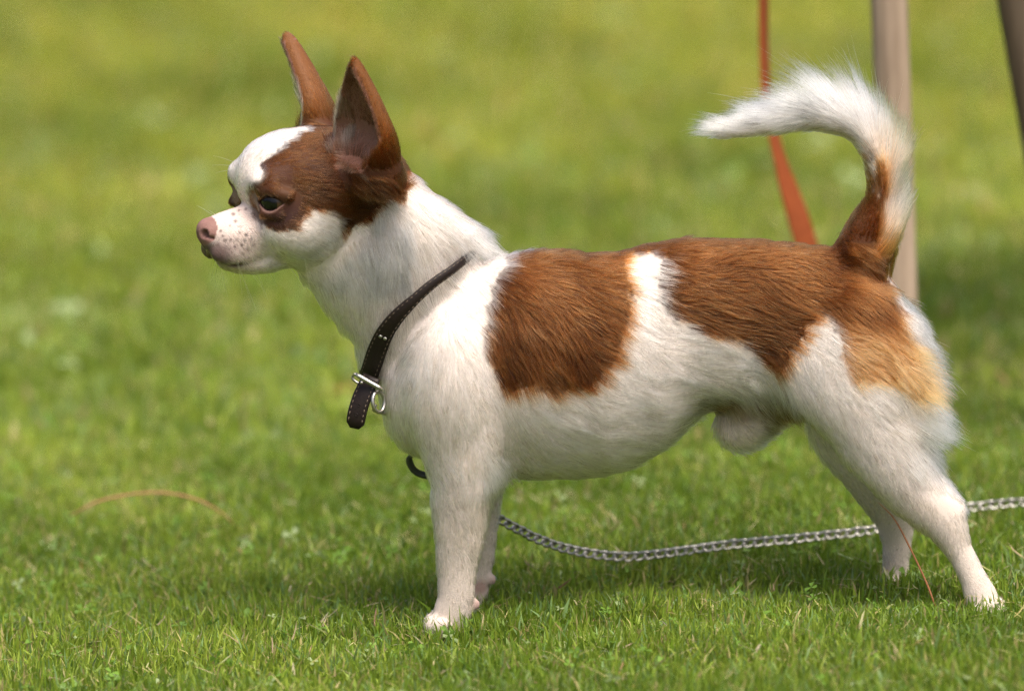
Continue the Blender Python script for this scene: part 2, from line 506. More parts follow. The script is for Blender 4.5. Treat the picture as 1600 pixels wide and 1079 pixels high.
# head, symmetric in its own frame (f forward, l towards the near side, h up), turned 24 degrees to the viewer
HY = R(24); HC, HS = math.cos(HY), math.sin(HY)
def head_coords(u, v, d):
    return -((u - 500) * HC + d * HS), (u - 500) * HS - d * HC, 290 - v
def head_point(f, l, h):
    return np.array([500 - f * HC + l * HS, 290 - h, -(f * HS + l * HC)])
slh, u, v, d = box(296, 690, 34, 470)
f, l, h = head_coords(u, v, d)
al = np.abs(l)
def hput(c, r, k, rot=0.0):
    df, dh = f - c[0], h - c[2]
    if rot:
        df, dh = df * math.cos(rot) + dh * math.sin(rot), -df * math.sin(rot) + dh * math.cos(rot)
    dl = (al - c[1]) if c[1] else l
    put(slh, ell(df, dl, dh, *r), k)
hput((10, 0, 7), (117, 100, 84), 24)
hput((66, 0, 20), (68, 72, 60), 20)
hput((-60, 0, -10), (80, 84, 80), 30)
hput((104, 44, 20), (30, 28, 20), 16)          # brows
hput((52, 58, -46), (66, 40, 52), 22)          # cheeks
hput((40, 0, -72), (84, 58, 52), 26)           # throat and jaw angle
hput((119, 0, -68), (62, 47, 41), 14, -0.06)   # muzzle
hput((158, 0, -70), (37, 37, 34), 14)
hput((146, 21, -89), (44, 21, 22), 10)         # upper lips
hput((110, 0, -108), (60, 35, 20), 8)          # lower jaw
put(slh, capsule((f, l, h), (122, 0, -50), (180, 0, -60), 27, 23), 10)   # bridge
hput((190, 0, -57), (15, 19, 17), 8)           # nose pad
hput((182, 11, -59), (17, 12, 13), 4)
cut(slh, ell(f - 200, al - 14, h + 59, 13, 5.4, 6.6), 3)       # nostrils
cut(slh, ell(f - 192, al - 21, h + 65, 8, 3.0, 2.4), 3)
cut(slh, ell(f - 200, l, h + 72, 14, 1.6, 16), 3)
# mouth line
MOUTH = [(182, 3, -98), (168, 22, -105), (147, 36, -109), (126, 44, -110), (109, 48, -104), (92, 53, -96)]
for a, b in zip(MOUTH[:-1], MOUTH[1:]):
    cut(slh, capsule((f, al, h), a, b, 3.6, 3.6), 3.0)
# eyes: lids are a shell with an almond opening over the eyeball
EYE = np.array([94.0, 54.0, -10.0]); EN = np.array([0.70, 0.70, 0.10]); EN /= np.linalg.norm(EN)
E1 = np.cross([0, 0, 1.0], EN); E1 /= np.linalg.norm(E1)         # from outer corner towards the nose / outward
E2 = np.cross(EN, E1)
ERAD = 27.0
ef, el_, eh = f - EYE[0], al - EYE[1], h - EYE[2]
put(slh, np.sqrt(ef ** 2 + el_ ** 2 + eh ** 2) - (ERAD + 4.5), 9)
lid = [tuple(EYE + EN * 23 + E2 * 17 - E1 * 18), tuple(EYE + EN * 25 + E2 * 17 + E1 * 2), tuple(EYE + EN * 19 + E2 * 12 + E1 * 24)]
put(slh, capsule((f, al, h), lid[0], lid[1], 7, 9), 9)          # heavy fold of the upper lid
put(slh, capsule((f, al, h), lid[1], lid[2], 9, 8), 9)
low = [tuple(EYE + EN * 24 - E2 * 19 - E1 * 14), tuple(EYE + EN * 22 - E2 * 19 + E1 * 14)]
put(slh, capsule((f, al, h), low[0], low[1], 5, 5), 8)
en = ef * EN[0] + el_ * EN[1] + eh * EN[2]
e1 = ef * E1[0] + el_ * E1[1] + eh * E1[2]
e2 = ef * E2[0] + el_ * E2[1] + eh * E2[2] - 0.10 * (e1)
q = 1 - (e1 / 21.5) ** 2
alm = np.maximum(np.maximum(e2 - 10.5 * q + 0.20 * e1, -13.0 * q - e2), 6.0 - en)
cut(slh, alm, 2.5)
cut(slh, np.sqrt(ef ** 2 + el_ ** 2 + eh ** 2) - (ERAD - 1.5), 1.5)
# ears
EB = np.array([-42.0, 88.0, 32.0]); ET = np.array([-2.0, 135.0, 210.0])
EAX = (ET - EB); ELEN = np.linalg.norm(EAX); EAX /= ELEN
EO = np.array([0.93, 0.36, 0.0]); EO -= EAX * EO.dot(EAX); EO /= np.linalg.norm(EO)
EC = np.cross(EAX, EO); EC *= np.sign(EC[1])
def ear_coords(f, al, h):
    a, b, c = f - EB[0], al - EB[1], h - EB[2]
    return ((a * EAX[0] + b * EAX[1] + c * EAX[2]) / ELEN, a * EO[0] + b * EO[1] + c * EO[2], a * EC[0] + b * EC[1] + c * EC[2])
def ear_fields(f, al, h):
    t, o, c = ear_coords(f, al, h)
    tc_ = np.clip(t, 0.0, 0.995)
    H = 64 * (1 - tc_ ** 1.8) + 5; DD = 11 + 33 * (1 - tc_) ** 0.85
    o = o + 6 * np.sin(np.clip(t, 0, 1) * 3.1)
    solid = ell(o, c, np.maximum(t - 0.97, 0) * ELEN + np.minimum(t + 0.05, 0) * ELEN * -1.0, DD, H, 12.0)
    hh = sstep(0.06, 0.40, t) ; he = sstep(1.0, 0.80, t)
    hol = ell(o - (DD * (0.85 + 0.25 * (1 - hh)) + 9 * (1 - he)), c, 0 * t, DD * (0.5 + 0.52 * hh), np.maximum(H - 8, 2) * (0.35 + 0.65 * hh), 30.0)
    hol = np.maximum(hol, (0.13 - t) * ELEN)
    return t, solid, hol
t, solid, hol = ear_fields(f, al, h)
put(slh, np.maximum(solid, -hol), 12)
cut(slh, np.maximum(hol, solid - 14), 3)

# ---- surface nets
def surface(F):
    ins = F < 0
    s = ins[:-1, :-1, :-1].astype(np.uint8)
    cnt = np.zeros(s.shape, dtype=np.uint8)
    for a in (0, 1):
        for b in (0, 1):
            for c in (0, 1):
                cnt += ins[a:F.shape[0] - 1 + a, b:F.shape[1] - 1 + b, c:F.shape[2] - 1 + c]
    act = (cnt > 0) & (cnt < 8)
    idx = np.argwhere(act)
    ids = np.full(act.shape, -1, dtype=np.int32); ids[act] = np.arange(len(idx))
    corners = [(a, b, c) for a in (0, 1) for b in (0, 1) for c in (0, 1)]
    val = {k: F[idx[:, 0] + k[0], idx[:, 1] + k[1], idx[:, 2] + k[2]].astype(np.float64) for k in corners}
    pos = np.zeros((len(idx), 3)); num = np.zeros(len(idx))
    for k in corners:
        for ax in range(3):
            if k[ax] == 0:
                k2 = list(k); k2[ax] = 1; k2 = tuple(k2)
                a, b = val[k], val[k2]
                m = (a < 0) != (b < 0)
                t = np.where(m, a / np.where(m, a - b, 1), 0)
                p = np.tile(np.array(k, dtype=float), (len(idx), 1)); p[:, ax] = t
                pos[m] += p[m]; num[m] += 1
    pos /= num[:, None]
    out = np.empty_like(pos)
    for ax, A in enumerate((U, V, D)):
        i = idx[:, ax]
        out[:, ax] = A[i] + (A[i + 1] - A[i]) * pos[:, ax]
    quads = []
    for ax in range(3):
        sl0 = [slice(1, -1)] * 3; sl0[ax] = slice(0, -1)
        sl1 = [slice(1, -1)] * 3; sl1[ax] = slice(1, None)
        a, b = ins[tuple(sl0)], ins[tuple(sl1)]
        for flip, m in ((False, a & ~b), (True, ~a & b)):
            e = np.argwhere(m)
            o = np.ones(3, dtype=int); o[ax] = 0
            e = e + o
            p1, p2 = [i for i in range(3) if i != ax]
            def cell(d1, d2):
                c = e.copy(); c[:, p1] += d1; c[:, p2] += d2
                return ids[c[:, 0], c[:, 1], c[:, 2]]
            qd = np.stack([cell(-1, -1), cell(0, -1), cell(0, 0), cell(-1, 0)], 1)
            # orientation in (U, V, D); V and D swap handedness is undone by the flip below
            if flip == (ax != 1):
                qd = qd[:, ::-1]
            quads.append(qd)
    return out, np.vstack(quads)

PV, PF = surface(FLD)
PF = PF[(PF >= 0).all(1)]
# keep the largest connected surface, then relax it lightly
lab = np.arange(len(PV))
for _ in range(4000):
    mn = lab[PF].min(1)
    new = lab.copy()
    for k in range(4):
        np.minimum.at(new, PF[:, k], mn)
    new = new[new]
    if (new == lab).all(): break
    lab = new
big = np.bincount(lab).argmax()
ok = lab == big
remap = np.cumsum(ok) - 1
PF = remap[PF[ok[PF].all(1)]]; PV = PV[ok]
def relax(P, F, lam, n, wt=None):
    e = np.vstack([F[:, [0, 1]], F[:, [1, 2]], F[:, [2, 3]], F[:, [3, 0]]])
    deg = np.bincount(e.ravel(), minlength=len(P)).astype(float)
    for i in range(n):
        for L in (lam, -lam * 0.94):
            acc = np.stack([np.bincount(e[:, 0], P[e[:, 1], k], len(P)) + np.bincount(e[:, 1], P[e[:, 0], k], len(P)) for k in range(3)], 1)
            dlt = (acc / deg[:, None] - P) * L
            P = P + (dlt if wt is None else dlt * wt[:, None])
    return P
face_w = 1 - 0.75 * sstep(480, 420, PV[:, 0]) * sstep(440, 420, PV[:, 1])
PV = relax(PV, PF, 0.5, 7, face_w)
PV = relax(PV, PF, 0.6, 45, sstep(1130, 1200, PV[:, 0]) * sstep(700, 640, PV[:, 1]) * sstep(1400, 1340, PV[:, 0]) * sstep(395, 425, PV[:, 1]))

def field_at(p):
    """trilinear lookup of the body field; p columns are U, V, D"""
    idx, fr = [], []
    for ax, A in enumerate((U, V, D)):
        i = np.clip(np.searchsorted(A, p[:, ax]) - 1, 0, len(A) - 2)
        idx.append(i); fr.append(np.clip((p[:, ax] - A[i]) / (A[i + 1] - A[i]), 0, 1))
    out = 0
    for a in (0, 1):
        for b in (0, 1):
            for c in (0, 1):
                w = (fr[0] if a else 1 - fr[0]) * (fr[1] if b else 1 - fr[1]) * (fr[2] if c else 1 - fr[2])
                out = out + w * FLD[idx[0] + a, idx[1] + b, idx[2] + c]
    return out
def field_grad(p, e=5.0):
    g = np.stack([field_at(p + np.eye(3)[k] * e) - field_at(p - np.eye(3)[k] * e) for k in range(3)], 1)
    return g / (np.linalg.norm(g, axis=1)[:, None] + 1e-9)
A3 = lambda p: np.stack([p[:, 0], p[:, 2], -p[:, 1]], 1)      # (U, V, D) -> (right, away, up)
PW = W(A3(PV))
# outward orientation check
fa = PW[PF]; nrm = np.cross(fa[:, 1] - fa[:, 0], fa[:, 2] - fa[:, 0])
gd = field_grad(PV[PF[::97]].mean(1)); gd = np.stack([gd[:, 0], gd[:, 2], -gd[:, 1]], 1)
if (nrm[::97] * gd).sum() < 0:
    PF = PF[:, ::-1].copy()

# ------------------------------------------------------------------ coat pattern (fixed to the body, the same on both flanks)
FACE_BROWN = [(512, 150), (505, 192), (480, 203), (450, 226), (428, 246), (408, 260), (414, 272), (411, 284), (400, 288), (391, 303), (394, 324), (402, 340), (413, 353),
              (432, 361), (455, 360), (473, 352), (482, 338), (487, 327), (506, 330), (524, 336), (532, 349), (538, 363), (552, 357), (575, 339),
              (592, 320), (604, 300), (612, 286), (630, 282), (645, 262), (660, 200), (640, 20), (400, 10), (420, 150)]
SADDLE = [(826, 340), (824, 390), (796, 406), (776, 440), (761, 480), (756, 535), (766, 566), (778, 596), (795, 617), (808, 611), (822, 598), (845, 608), (875, 613),
          (910, 606), (940, 586), (962, 560), (973, 515), (987, 480), (981, 440), (978, 412), (990, 398), (1042, 402), (1030, 425), (1026, 446), (1035, 475),
          (1050, 500), (1080, 520), (1125, 526), (1150, 538), (1175, 556), (1200, 570), (1220, 573), (1240, 550), (1255, 516), (1270, 491),
          (1280, 486), (1292, 502), (1305, 526), (1312, 560), (1316, 586), (1330, 600), (1350, 594), (1375, 598), (1410, 611), (1440, 622),
          (1457, 622), (1448, 582), (1424, 535), (1405, 500), (1394, 462), (1388, 425), (1430, 395), (1430, 320)]
TAIL2 = TAIL[:, :2]

def hair_image(p):
    """side view coordinates of body points, mirrored so both flanks read the same"""
    return p[:, 0], p[:, 1] + SP * np.abs(p[:, 2])

def tail_param(p):
    d2 = ((p[:, None, :2] - TAIL2[None]) ** 2).sum(2)
    i = d2.argmin(1)
    return i / 45.0, np.sqrt(d2[np.arange(len(p)), i]), i

SPOTS = [(372, 347), (363, 354), (378, 365), (374, 376), (389, 368), (365, 376), (356, 377), (386, 377), (396, 375), (357, 388), (363, 390), (371, 387),
         (382, 385), (349, 362), (352, 370), (366, 396), (391, 392), (384, 398), (376, 330), (387, 328), (368, 336), (345, 384), (379, 356), (400, 384)]

def coat(p):
    """returns colour of the hair, colour of the skin, length, region flags for points p (U, V, D)"""
    n = len(p)
    u, v = hair_image(p)
    f, l, h = head_coords(p[:, 0], p[:, 1], p[:, 2]); al = np.abs(l)
    hu = 500 - f * HC + al * HS; hv = 290 - h + SP * (f * HS + al * HC)
    t_e, sol, hol = ear_fields(f, al, h)
    head = sstep(655, 635, p[:, 0]) * (p[:, 1] < 470) * sstep(0.0, 40.0, (450 - p[:, 1]) - 0.9 * np.maximum(p[:, 0] - 470, 0) + 30)
    on_ear = (t_e > 0.12) & (sol < 9)
    in_ear = (t_e > 0.10) & (sol < 12) & (hol < 7) & (t_e < 0.97)
    jit = waves(p, 9.0, 11) * 2.6 + waves(p, 3.0, 12) * 2.2
    white = np.array([0.67, 0.645, 0.605]); brown = np.array([0.098, 0.0355, 0.0095]); choc = np.array([0.050, 0.021, 0.009])
    tan = np.array([0.50, 0.255, 0.105]); ginger = np.array([0.20, 0.080, 0.026])
    col = np.tile(white, (n, 1))
    # grey-beige ticking where the skin shows through
    tick = sstep(0.3, 1.2, waves(p, 22.0, 14)) * 0.12
    col *= (1 - tick)[:, None]
    # saddle
    ms = sstep(5.0, -5.0, poly_sd(u, v, SADDLE) + jit * 1.5) * (p[:, 0] > 700)
    b = brown + (ginger - brown) * np.clip(0.28 + 0.30 * waves(p, 30.0, 15), 0, 1)[:, None]
    streak = sstep(40, 8, np.abs((u - 842) + 0.25 * (v - 480))) * sstep(410, 440, v) * sstep(545, 500, v)
    b = b + (np.array([0.23, 0.10, 0.038]) - b) * (0.75 * streak * np.clip(0.6 + 0.5 * waves(p, 10.0, 16), 0, 1))[:, None]
    hip = sstep(492, 548, v) * sstep(1285, 1318, u)
    b = b + (tan - b) * hip[:, None]
    top = sstep(415, 385, v) * 0.25
    b = b + (ginger - b) * top[:, None]
    col = col + (b - col) * ms[:, None]
    # head markings
    sdh = poly_sd(hu, hv, FACE_BROWN)
    mh = sstep(3.5, -3.5, sdh + jit * 1.0) * head
    mh = np.where(on_ear | ((t_e > -0.25) & (t_e < 0.2) & (sol < 14)), 1.0, mh)
    hb = brown + (choc - brown) * np.clip(0.20 + 0.40 * waves(p, 16.0, 17) + 0.5 * sstep(300, 345, hv) * sstep(470, 440, hu), 0, 1)[:, None]
    hb = hb * np.array([0.88, 0.90, 0.62])
    lidc = np.exp(-(((hu - 455) / 40) ** 2 + ((hv - 303) / 16) ** 2))
    hb = hb + (np.array([0.105, 0.045, 0.023]) - hb) * (0.7 * lidc)[:, None]
    eg = sstep(0.15, 0.55, t_e) * on_ear
    hb = hb + (np.array([0.24, 0.096, 0.033]) - hb) * (0.85 * eg)[:, None]
    col = col + (hb - col) * mh[:, None]
    pale = sstep(2, -30, (f - EB[0]) * EC[0] + (al - EB[1]) * EC[1]) * sstep(0.80, 0.45, t_e) * sstep(0.12, 0.26, t_e)
    inc = np.array([0.105, 0.062, 0.040]) + (np.array([0.66, 0.60, 0.52]) - np.array([0.105, 0.062, 0.040])) * (1.0 * pale * np.clip(0.6 + 0.5 * waves(p, 7.0, 21), 0, 1))[:, None]
    col = np.where(in_ear[:, None], inc, col)
    brow = np.exp(-(np.hypot(hu - 404, hv - 277) / 12.0) ** 4) * head * (al < 75)
    col = col + (white * 0.97 - col) * np.clip(brow * (1 + 0.1 * jit), 0, 1)[:, None]
    # muzzle: thin hair, pink skin, dark follicles, dark lip edge
    muz = sstep(100, 135, f) * sstep(62, 48, al) * sstep(20, -20, h) * head
    nose = (f > 168) & (h > -80) & (ell(f - 187, al, h + 58, 19, 23, 20) < 3.0)
    nose = nose & (head > 0)
    lip = np.zeros(n)
    for a, c_ in zip(MOUTH[:-1], MOUTH[1:]):
        a = np.array(a, float); c_ = np.array(c_, float); e = c_ - a
        q = np.stack([f, al, h], 1) - a
        tt = np.clip((q @ e) / (e @ e), 0, 1)
        dd = np.linalg.norm(q - tt[:, None] * e, axis=1)
        lip = np.maximum(lip, sstep(7.5, 3.0, dd))
    chin = sstep(158, 182, f) * sstep(-66, -84, h) * head
    lip = np.maximum(lip, 0.8 * chin)
    lip *= head
    spot = np.zeros(n)
    for su, sv in SPOTS:
        spot = np.maximum(spot, (0.45 + 0.5 * ((su * 7 + sv * 3) % 10) / 10) * sstep(3.6, 0.8, np.hypot(hu - su, hv - sv) + 0.5 * jit * 0.5))
    spot *= muz
    eyed = np.linalg.norm(np.stack([f - EYE[0], al - EYE[1], h - EYE[2]], 1), axis=1)
    enn = (f - EYE[0]) * EN[0] + (al - EYE[1]) * EN[1] + (h - EYE[2]) * EN[2]
    e1_ = (f - EYE[0]) * E1[0] + (al - EYE[1]) * E1[1] + (h - EYE[2]) * E1[2]
    e2_ = (f - EYE[0]) * E2[0] + (al - EYE[1]) * E2[1] + (h - EYE[2]) * E2[2] - 0.1 * e1_
    qq = 1 - (e1_ / 21.5) ** 2
    almd = np.maximum(e2_ - 10.5 * qq + 0.20 * e1_, -13.0 * qq - e2_)
    rim = sstep(4.5, 1.5, almd) * (enn > 8) * (eyed < 46) * head
    tear = np.exp(-(((hu - 402) / 5) ** 2 + ((hv - 338) / 8) ** 2)) * head
    pink = np.array([0.48, 0.36, 0.32])
    col = col + (np.array([0.46, 0.395, 0.35]) - col) * (0.42 * muz * (1 - mh))[:, None]
    greyp = sstep(128, 172, f) * sstep(-46, -84, h) * head
    col = col + (np.array([0.24, 0.17, 0.15]) - col) * (0.65 * greyp)[:, None]
    col = col + (np.array([0.10, 0.06, 0.05]) - col) * (0.92 * np.maximum(spot * 0.85, lip))[:, None]
    col = col + (np.array([0.07, 0.035, 0.025]) - col) * (0.7 * tear)[:, None]
    # tail
    tp, td, ti = tail_param(p)
    on_tail = (td < 40) & (p[:, 1] < 400) & (p[:, 0] > 1000) & ((p[:, 1] < 372) | (p[:, 0] > 1362))
    out_side = (p[:, 0] - TAIL[ti, 0]) * sstep(330, 250, p[:, 1]) * 0 + (p[:, 0] - TAIL[ti, 0])
    wt_ = sstep(0.36, 0.50, tp + 0.02 * jit)
    wt_ = np.maximum(wt_, sstep(4, 13, out_side) * sstep(0.10, 0.2, tp) * sstep(0.5, 0.3, tp) * 0.62)
    tcol = brown * np.array([1.05, 1.1, 1.3]) + (tan - brown) * (0.45 * sstep(0.22, 0.42, tp) + 0.65 * sstep(-2, 12, out_side))[:, None]
    tcol = tcol + (white - tcol) * wt_[:, None]
    col = np.where(on_tail[:, None], tcol, col)
    # bare brownish skin of the groin
    groin = np.exp(-(((u - 1185) / 85) ** 2 + ((v - 640) / 20) ** 2)) * sstep(70, 40, np.abs(p[:, 2]))
    col = col + (np.array([0.20, 0.125, 0.08]) - col) * np.clip(1.2 * groin, 0, 0.9)[:, None]
    gr2 = sstep(1085, 1105, u) * sstep(1275, 1255, u) * sstep(614, 626, v) * np.maximum(sstep(1185, 1200, u), sstep(650, 640, v)) * sstep(712, 695, v) * sstep(90, 65, np.abs(p[:, 2]))
    col = col + (np.array([0.13, 0.068, 0.036]) - col) * (0.9 * gr2)[:, None]
    sheath = sstep(1.5, 0.7, np.hypot((u - 1160) / 46, (v - 672) / 40)) * sstep(50, 35, np.abs(p[:, 2]))
    col = col + (np.array([0.50, 0.43, 0.37]) - col) * (0.6 * sheath)[:, None]
    # skin under the coat
    pale_c = sstep(0.25, 0.6, col.mean(1))[:, None]
    skin = col * 0.6 * (1 - pale_c) + pale_c * (col * 0.55 + 0.45 * np.array([0.50, 0.37, 0.32]))
    leg = np.maximum(sstep(745, 800, v) * (p[:, 0] < 860), sstep(730, 800, v) * (p[:, 0] > 1200))
    skin = skin + (np.array([0.46, 0.39, 0.33]) - skin) * (0.7 * leg)[:, None]
    skin = skin + (pink - skin) * (0.5 * muz * (1 - lip) * (1 - spot))[:, None]
    skin = skin + (np.array([0.09, 0.055, 0.05]) - skin) * np.maximum(lip * 0.95, 0.8 * spot)[:, None]
    rimc = np.where((e2_ < -2)[:, None], np.array([0.16, 0.09, 0.075]), np.array([0.05, 0.024, 0.018]))
    skin = skin + (rimc - skin) * rim[:, None]
    skin = np.where(nose[:, None], np.array([0.225, 0.122, 0.104]) * (0.92 + 0.08 * waves(p, 4.0, 19))[:, None], skin)
    nostril = sstep(7, 3, np.hypot((f - 200) * 0.5, np.hypot(al - 14, (h + 60) * 0.9))) * nose
    skin = skin + (np.array([0.05, 0.02, 0.018]) - skin) * nostril[:, None]
    skin = np.where(in_ear[:, None], np.array([0.17, 0.085, 0.062]), skin)
    pad = np.maximum(np.exp(-(np.hypot(p[:, 0] - 778, p[:, 1] - 914 - SP * 62) / 14) ** 2), np.exp(-(np.hypot(p[:, 0] - 750, p[:, 1] - 944 + SP * 70) / 11) ** 2))
    skin = skin + (np.array([0.33, 0.215, 0.185]) - skin) * np.clip(1.3 * pad, 0, 0.9)[:, None]
    lipbare = (lip > 0.6) & (rng.random(n) < 0.75)
    bare = np.clip(nose + lipbare + (rim > 0.35) + 1.0 * (pad > 0.45), 0, 1)
    # pinkish lower legs show in the hair tint as well
    col = col + (np.array([0.52, 0.47, 0.41]) - col) * (0.5 * leg * (0.6 + 0.4 * waves(p, 25.0, 20)))[:, None]
    return dict(col=np.clip(col, 0.01, 0.95), skin=np.clip(skin, 0.01, 0.9), bare=bare, head=head, on_ear=on_ear, in_ear=in_ear, muz=muz,
                on_tail=on_tail, tp=tp, ti=ti, leg=leg, hu=hu, hv=hv, f=f, l=l, h=h, t_e=t_e, u=u, v=v, pale=pale, tailside=out_side)

CO = coat(PV)
skin_mat, t_, b_ = mat('dog_skin', 0.55)
at_ = t_.nodes.new('ShaderNodeAttribute'); at_.attribute_name = 'col'
t_.links.new(at_.outputs['Color'], b_.inputs['Base Color'])
b_.inputs['Specular IOR Level'].default_value = 0.12
vo = t_.nodes.new('ShaderNodeTexVoronoi'); vo.inputs['Scale'].default_value = 1400
bp = t_.nodes.new('ShaderNodeBump'); bp.inputs['Strength'].default_value = 0.35; bp.inputs['Distance'].default_value = 0.0004
tc = t_.nodes.new('ShaderNodeTexCoord')
t_.links.new(tc.outputs['Object'], vo.inputs['Vector']); t_.links.new(vo.outputs['Distance'], bp.inputs['Height'])
t_.links.new(bp.outputs[0], b_.inputs['Normal'])

DOG0 = (0.09, 0.0, float(ground_z(np.float64(0.09), 0.0)))
dog = empty('chihuahua', DOG0)
set_tags(dog, 'small white chihuahua with chestnut patches standing on the lawn facing left', 'dog')
body = mesh_obj('body', PW, PF, skin_mat, dog)
ca = body.data.color_attributes.new('col', 'FLOAT_COLOR', 'POINT')
ca.data.foreach_set('color', np.hstack([CO['skin'], np.ones((len(PV), 1))]).astype(np.float32).ravel())

# ------------------------------------------------------------------ eyes
eye_mat, t_, b_ = mat('dark_brown_eye', 0.06)
tc = t_.nodes.new('ShaderNodeTexCoord')
sx = t_.nodes.new('ShaderNodeSeparateXYZ'); t_.links.new(tc.outputs['Object'], sx.inputs[0])
rp = t_.nodes.new('ShaderNodeValToRGB'); rp.color_ramp.interpolation = 'LINEAR'
mp = t_.nodes.new('ShaderNodeMapRange'); mp.inputs['From Min'].default_value = 0.0; mp.inputs['From Max'].default_value = ERAD * S
t_.links.new(sx.outputs['Z'], mp.inputs['Value']); t_.links.new(mp.outputs[0], rp.inputs[0])
e = rp.color_ramp.elements
e[0].position = 0.0; e[0].color = (0.30, 0.22, 0.18, 1)
e[1].position = 1.0; e[1].color = (0.002, 0.002, 0.002, 1)
for pos, c in ((0.50, (0.26, 0.18, 0.14, 1)), (0.56, (0.012, 0.007, 0.005, 1)), (0.64, (0.085, 0.048, 0.022, 1)), (0.84, (0.045, 0.024, 0.011, 1)), (0.88, (0.002, 0.002, 0.002, 1))):
    k = e.new(pos); k.color = c
t_.links.new(rp.outputs[0], b_.inputs['Base Color'])
b_.inputs['Specular IOR Level'].default_value = 0.32

def uv_sphere(r, nu=32, nv=20):
    vs = [(0, 0, r)]
    for j in range(1, nv):
        th = math.pi * j / nv
        for i in range(nu):
            a = 2 * math.pi * i / nu
            bulge = 1.0 + 0.045 * max(0, math.cos(th) - 0.7) / 0.3
            vs.append((r * bulge * math.sin(th) * math.cos(a), r * bulge * math.sin(th) * math.sin(a), r * bulge * math.cos(th)))
    vs.append((0, 0, -r))
    fs = [(0, 1 + i, 1 + (i + 1) % nu) for i in range(nu)]
    for j in range(nv - 2):
        for i in range(nu):
            a = 1 + j * nu
            fs.append((a + i, a + nu + i, a + nu + (i + 1) % nu, a + (i + 1) % nu))
    a = 1 + (nv - 2) * nu
    fs += [(a + i, len(vs) - 1, a + (i + 1) % nu) for i in range(nu)]
    return vs, fs
for s in (1, -1):
    c = W(A3(head_point(EYE[0], s * EYE[1], EYE[2])[None]))[0]
    look = np.array([0.80, 0.58 * s, -0.02]) if s > 0 else np.array([0.80, -0.58, -0.02])
    p1 = head_point(*(EYE * np.array([1, s, 1]) + look))
    nd = W(A3(p1[None]))[0] - c
    vs, fs = uv_sphere(ERAD * S)
    me = bpy.data.meshes.new('eyeball'); me.from_pydata(vs, [], fs)
    me.polygons.foreach_set('use_smooth', np.ones(len(me.polygons), dtype=bool)); me.materials.append(eye_mat)
    o = bpy.data.objects.new('eyeball', me)
    o.parent = dog; o.location = c - np.array(DOG0)
    o.rotation_euler = Vector(nd).to_track_quat('Z', 'Y').to_euler()
    scene.collection.objects.link(o)

# ------------------------------------------------------------------ collar path (needed to part the fur), hugging the neck
near_path = [(738, 398, -30), (722, 413, -66), (704, 427, -84), (677, 446, -100), (649, 471, -106), (622, 497, -104), (602, 524, -92), (588, 556, -66), (578, 588, -28)]
NP_ = np.array([(u, v + SP * d, d) for u, v, d in near_path], dtype=float)
FPth = NP_[::-1].copy(); FPth[:, 2] *= -1
ring = np.vstack([NP_, FPth])
rs = spline(np.vstack([ring, ring[:1]]), 121)[:-1]
rs0 = rs.copy()
for _ in range(60):                                  # settle the band just outside the skin
    d_ = field_at(rs); g_ = field_grad(rs, 6.0)
    rs = rs - g_ * (np.clip(d_ - (8.0 - 9.0 * sstep(690, 725, rs[:, 0])), -8, 0.25))[:, None] * 0.5
    for _k in range(3): rs = 0.4 * rs + 0.3 * (np.roll(rs, 1, 0) + np.roll(rs, -1, 0))
    rs[:, :2] += 0.25 * (rs0[:, :2] - rs[:, :2])
COLLAR = rs

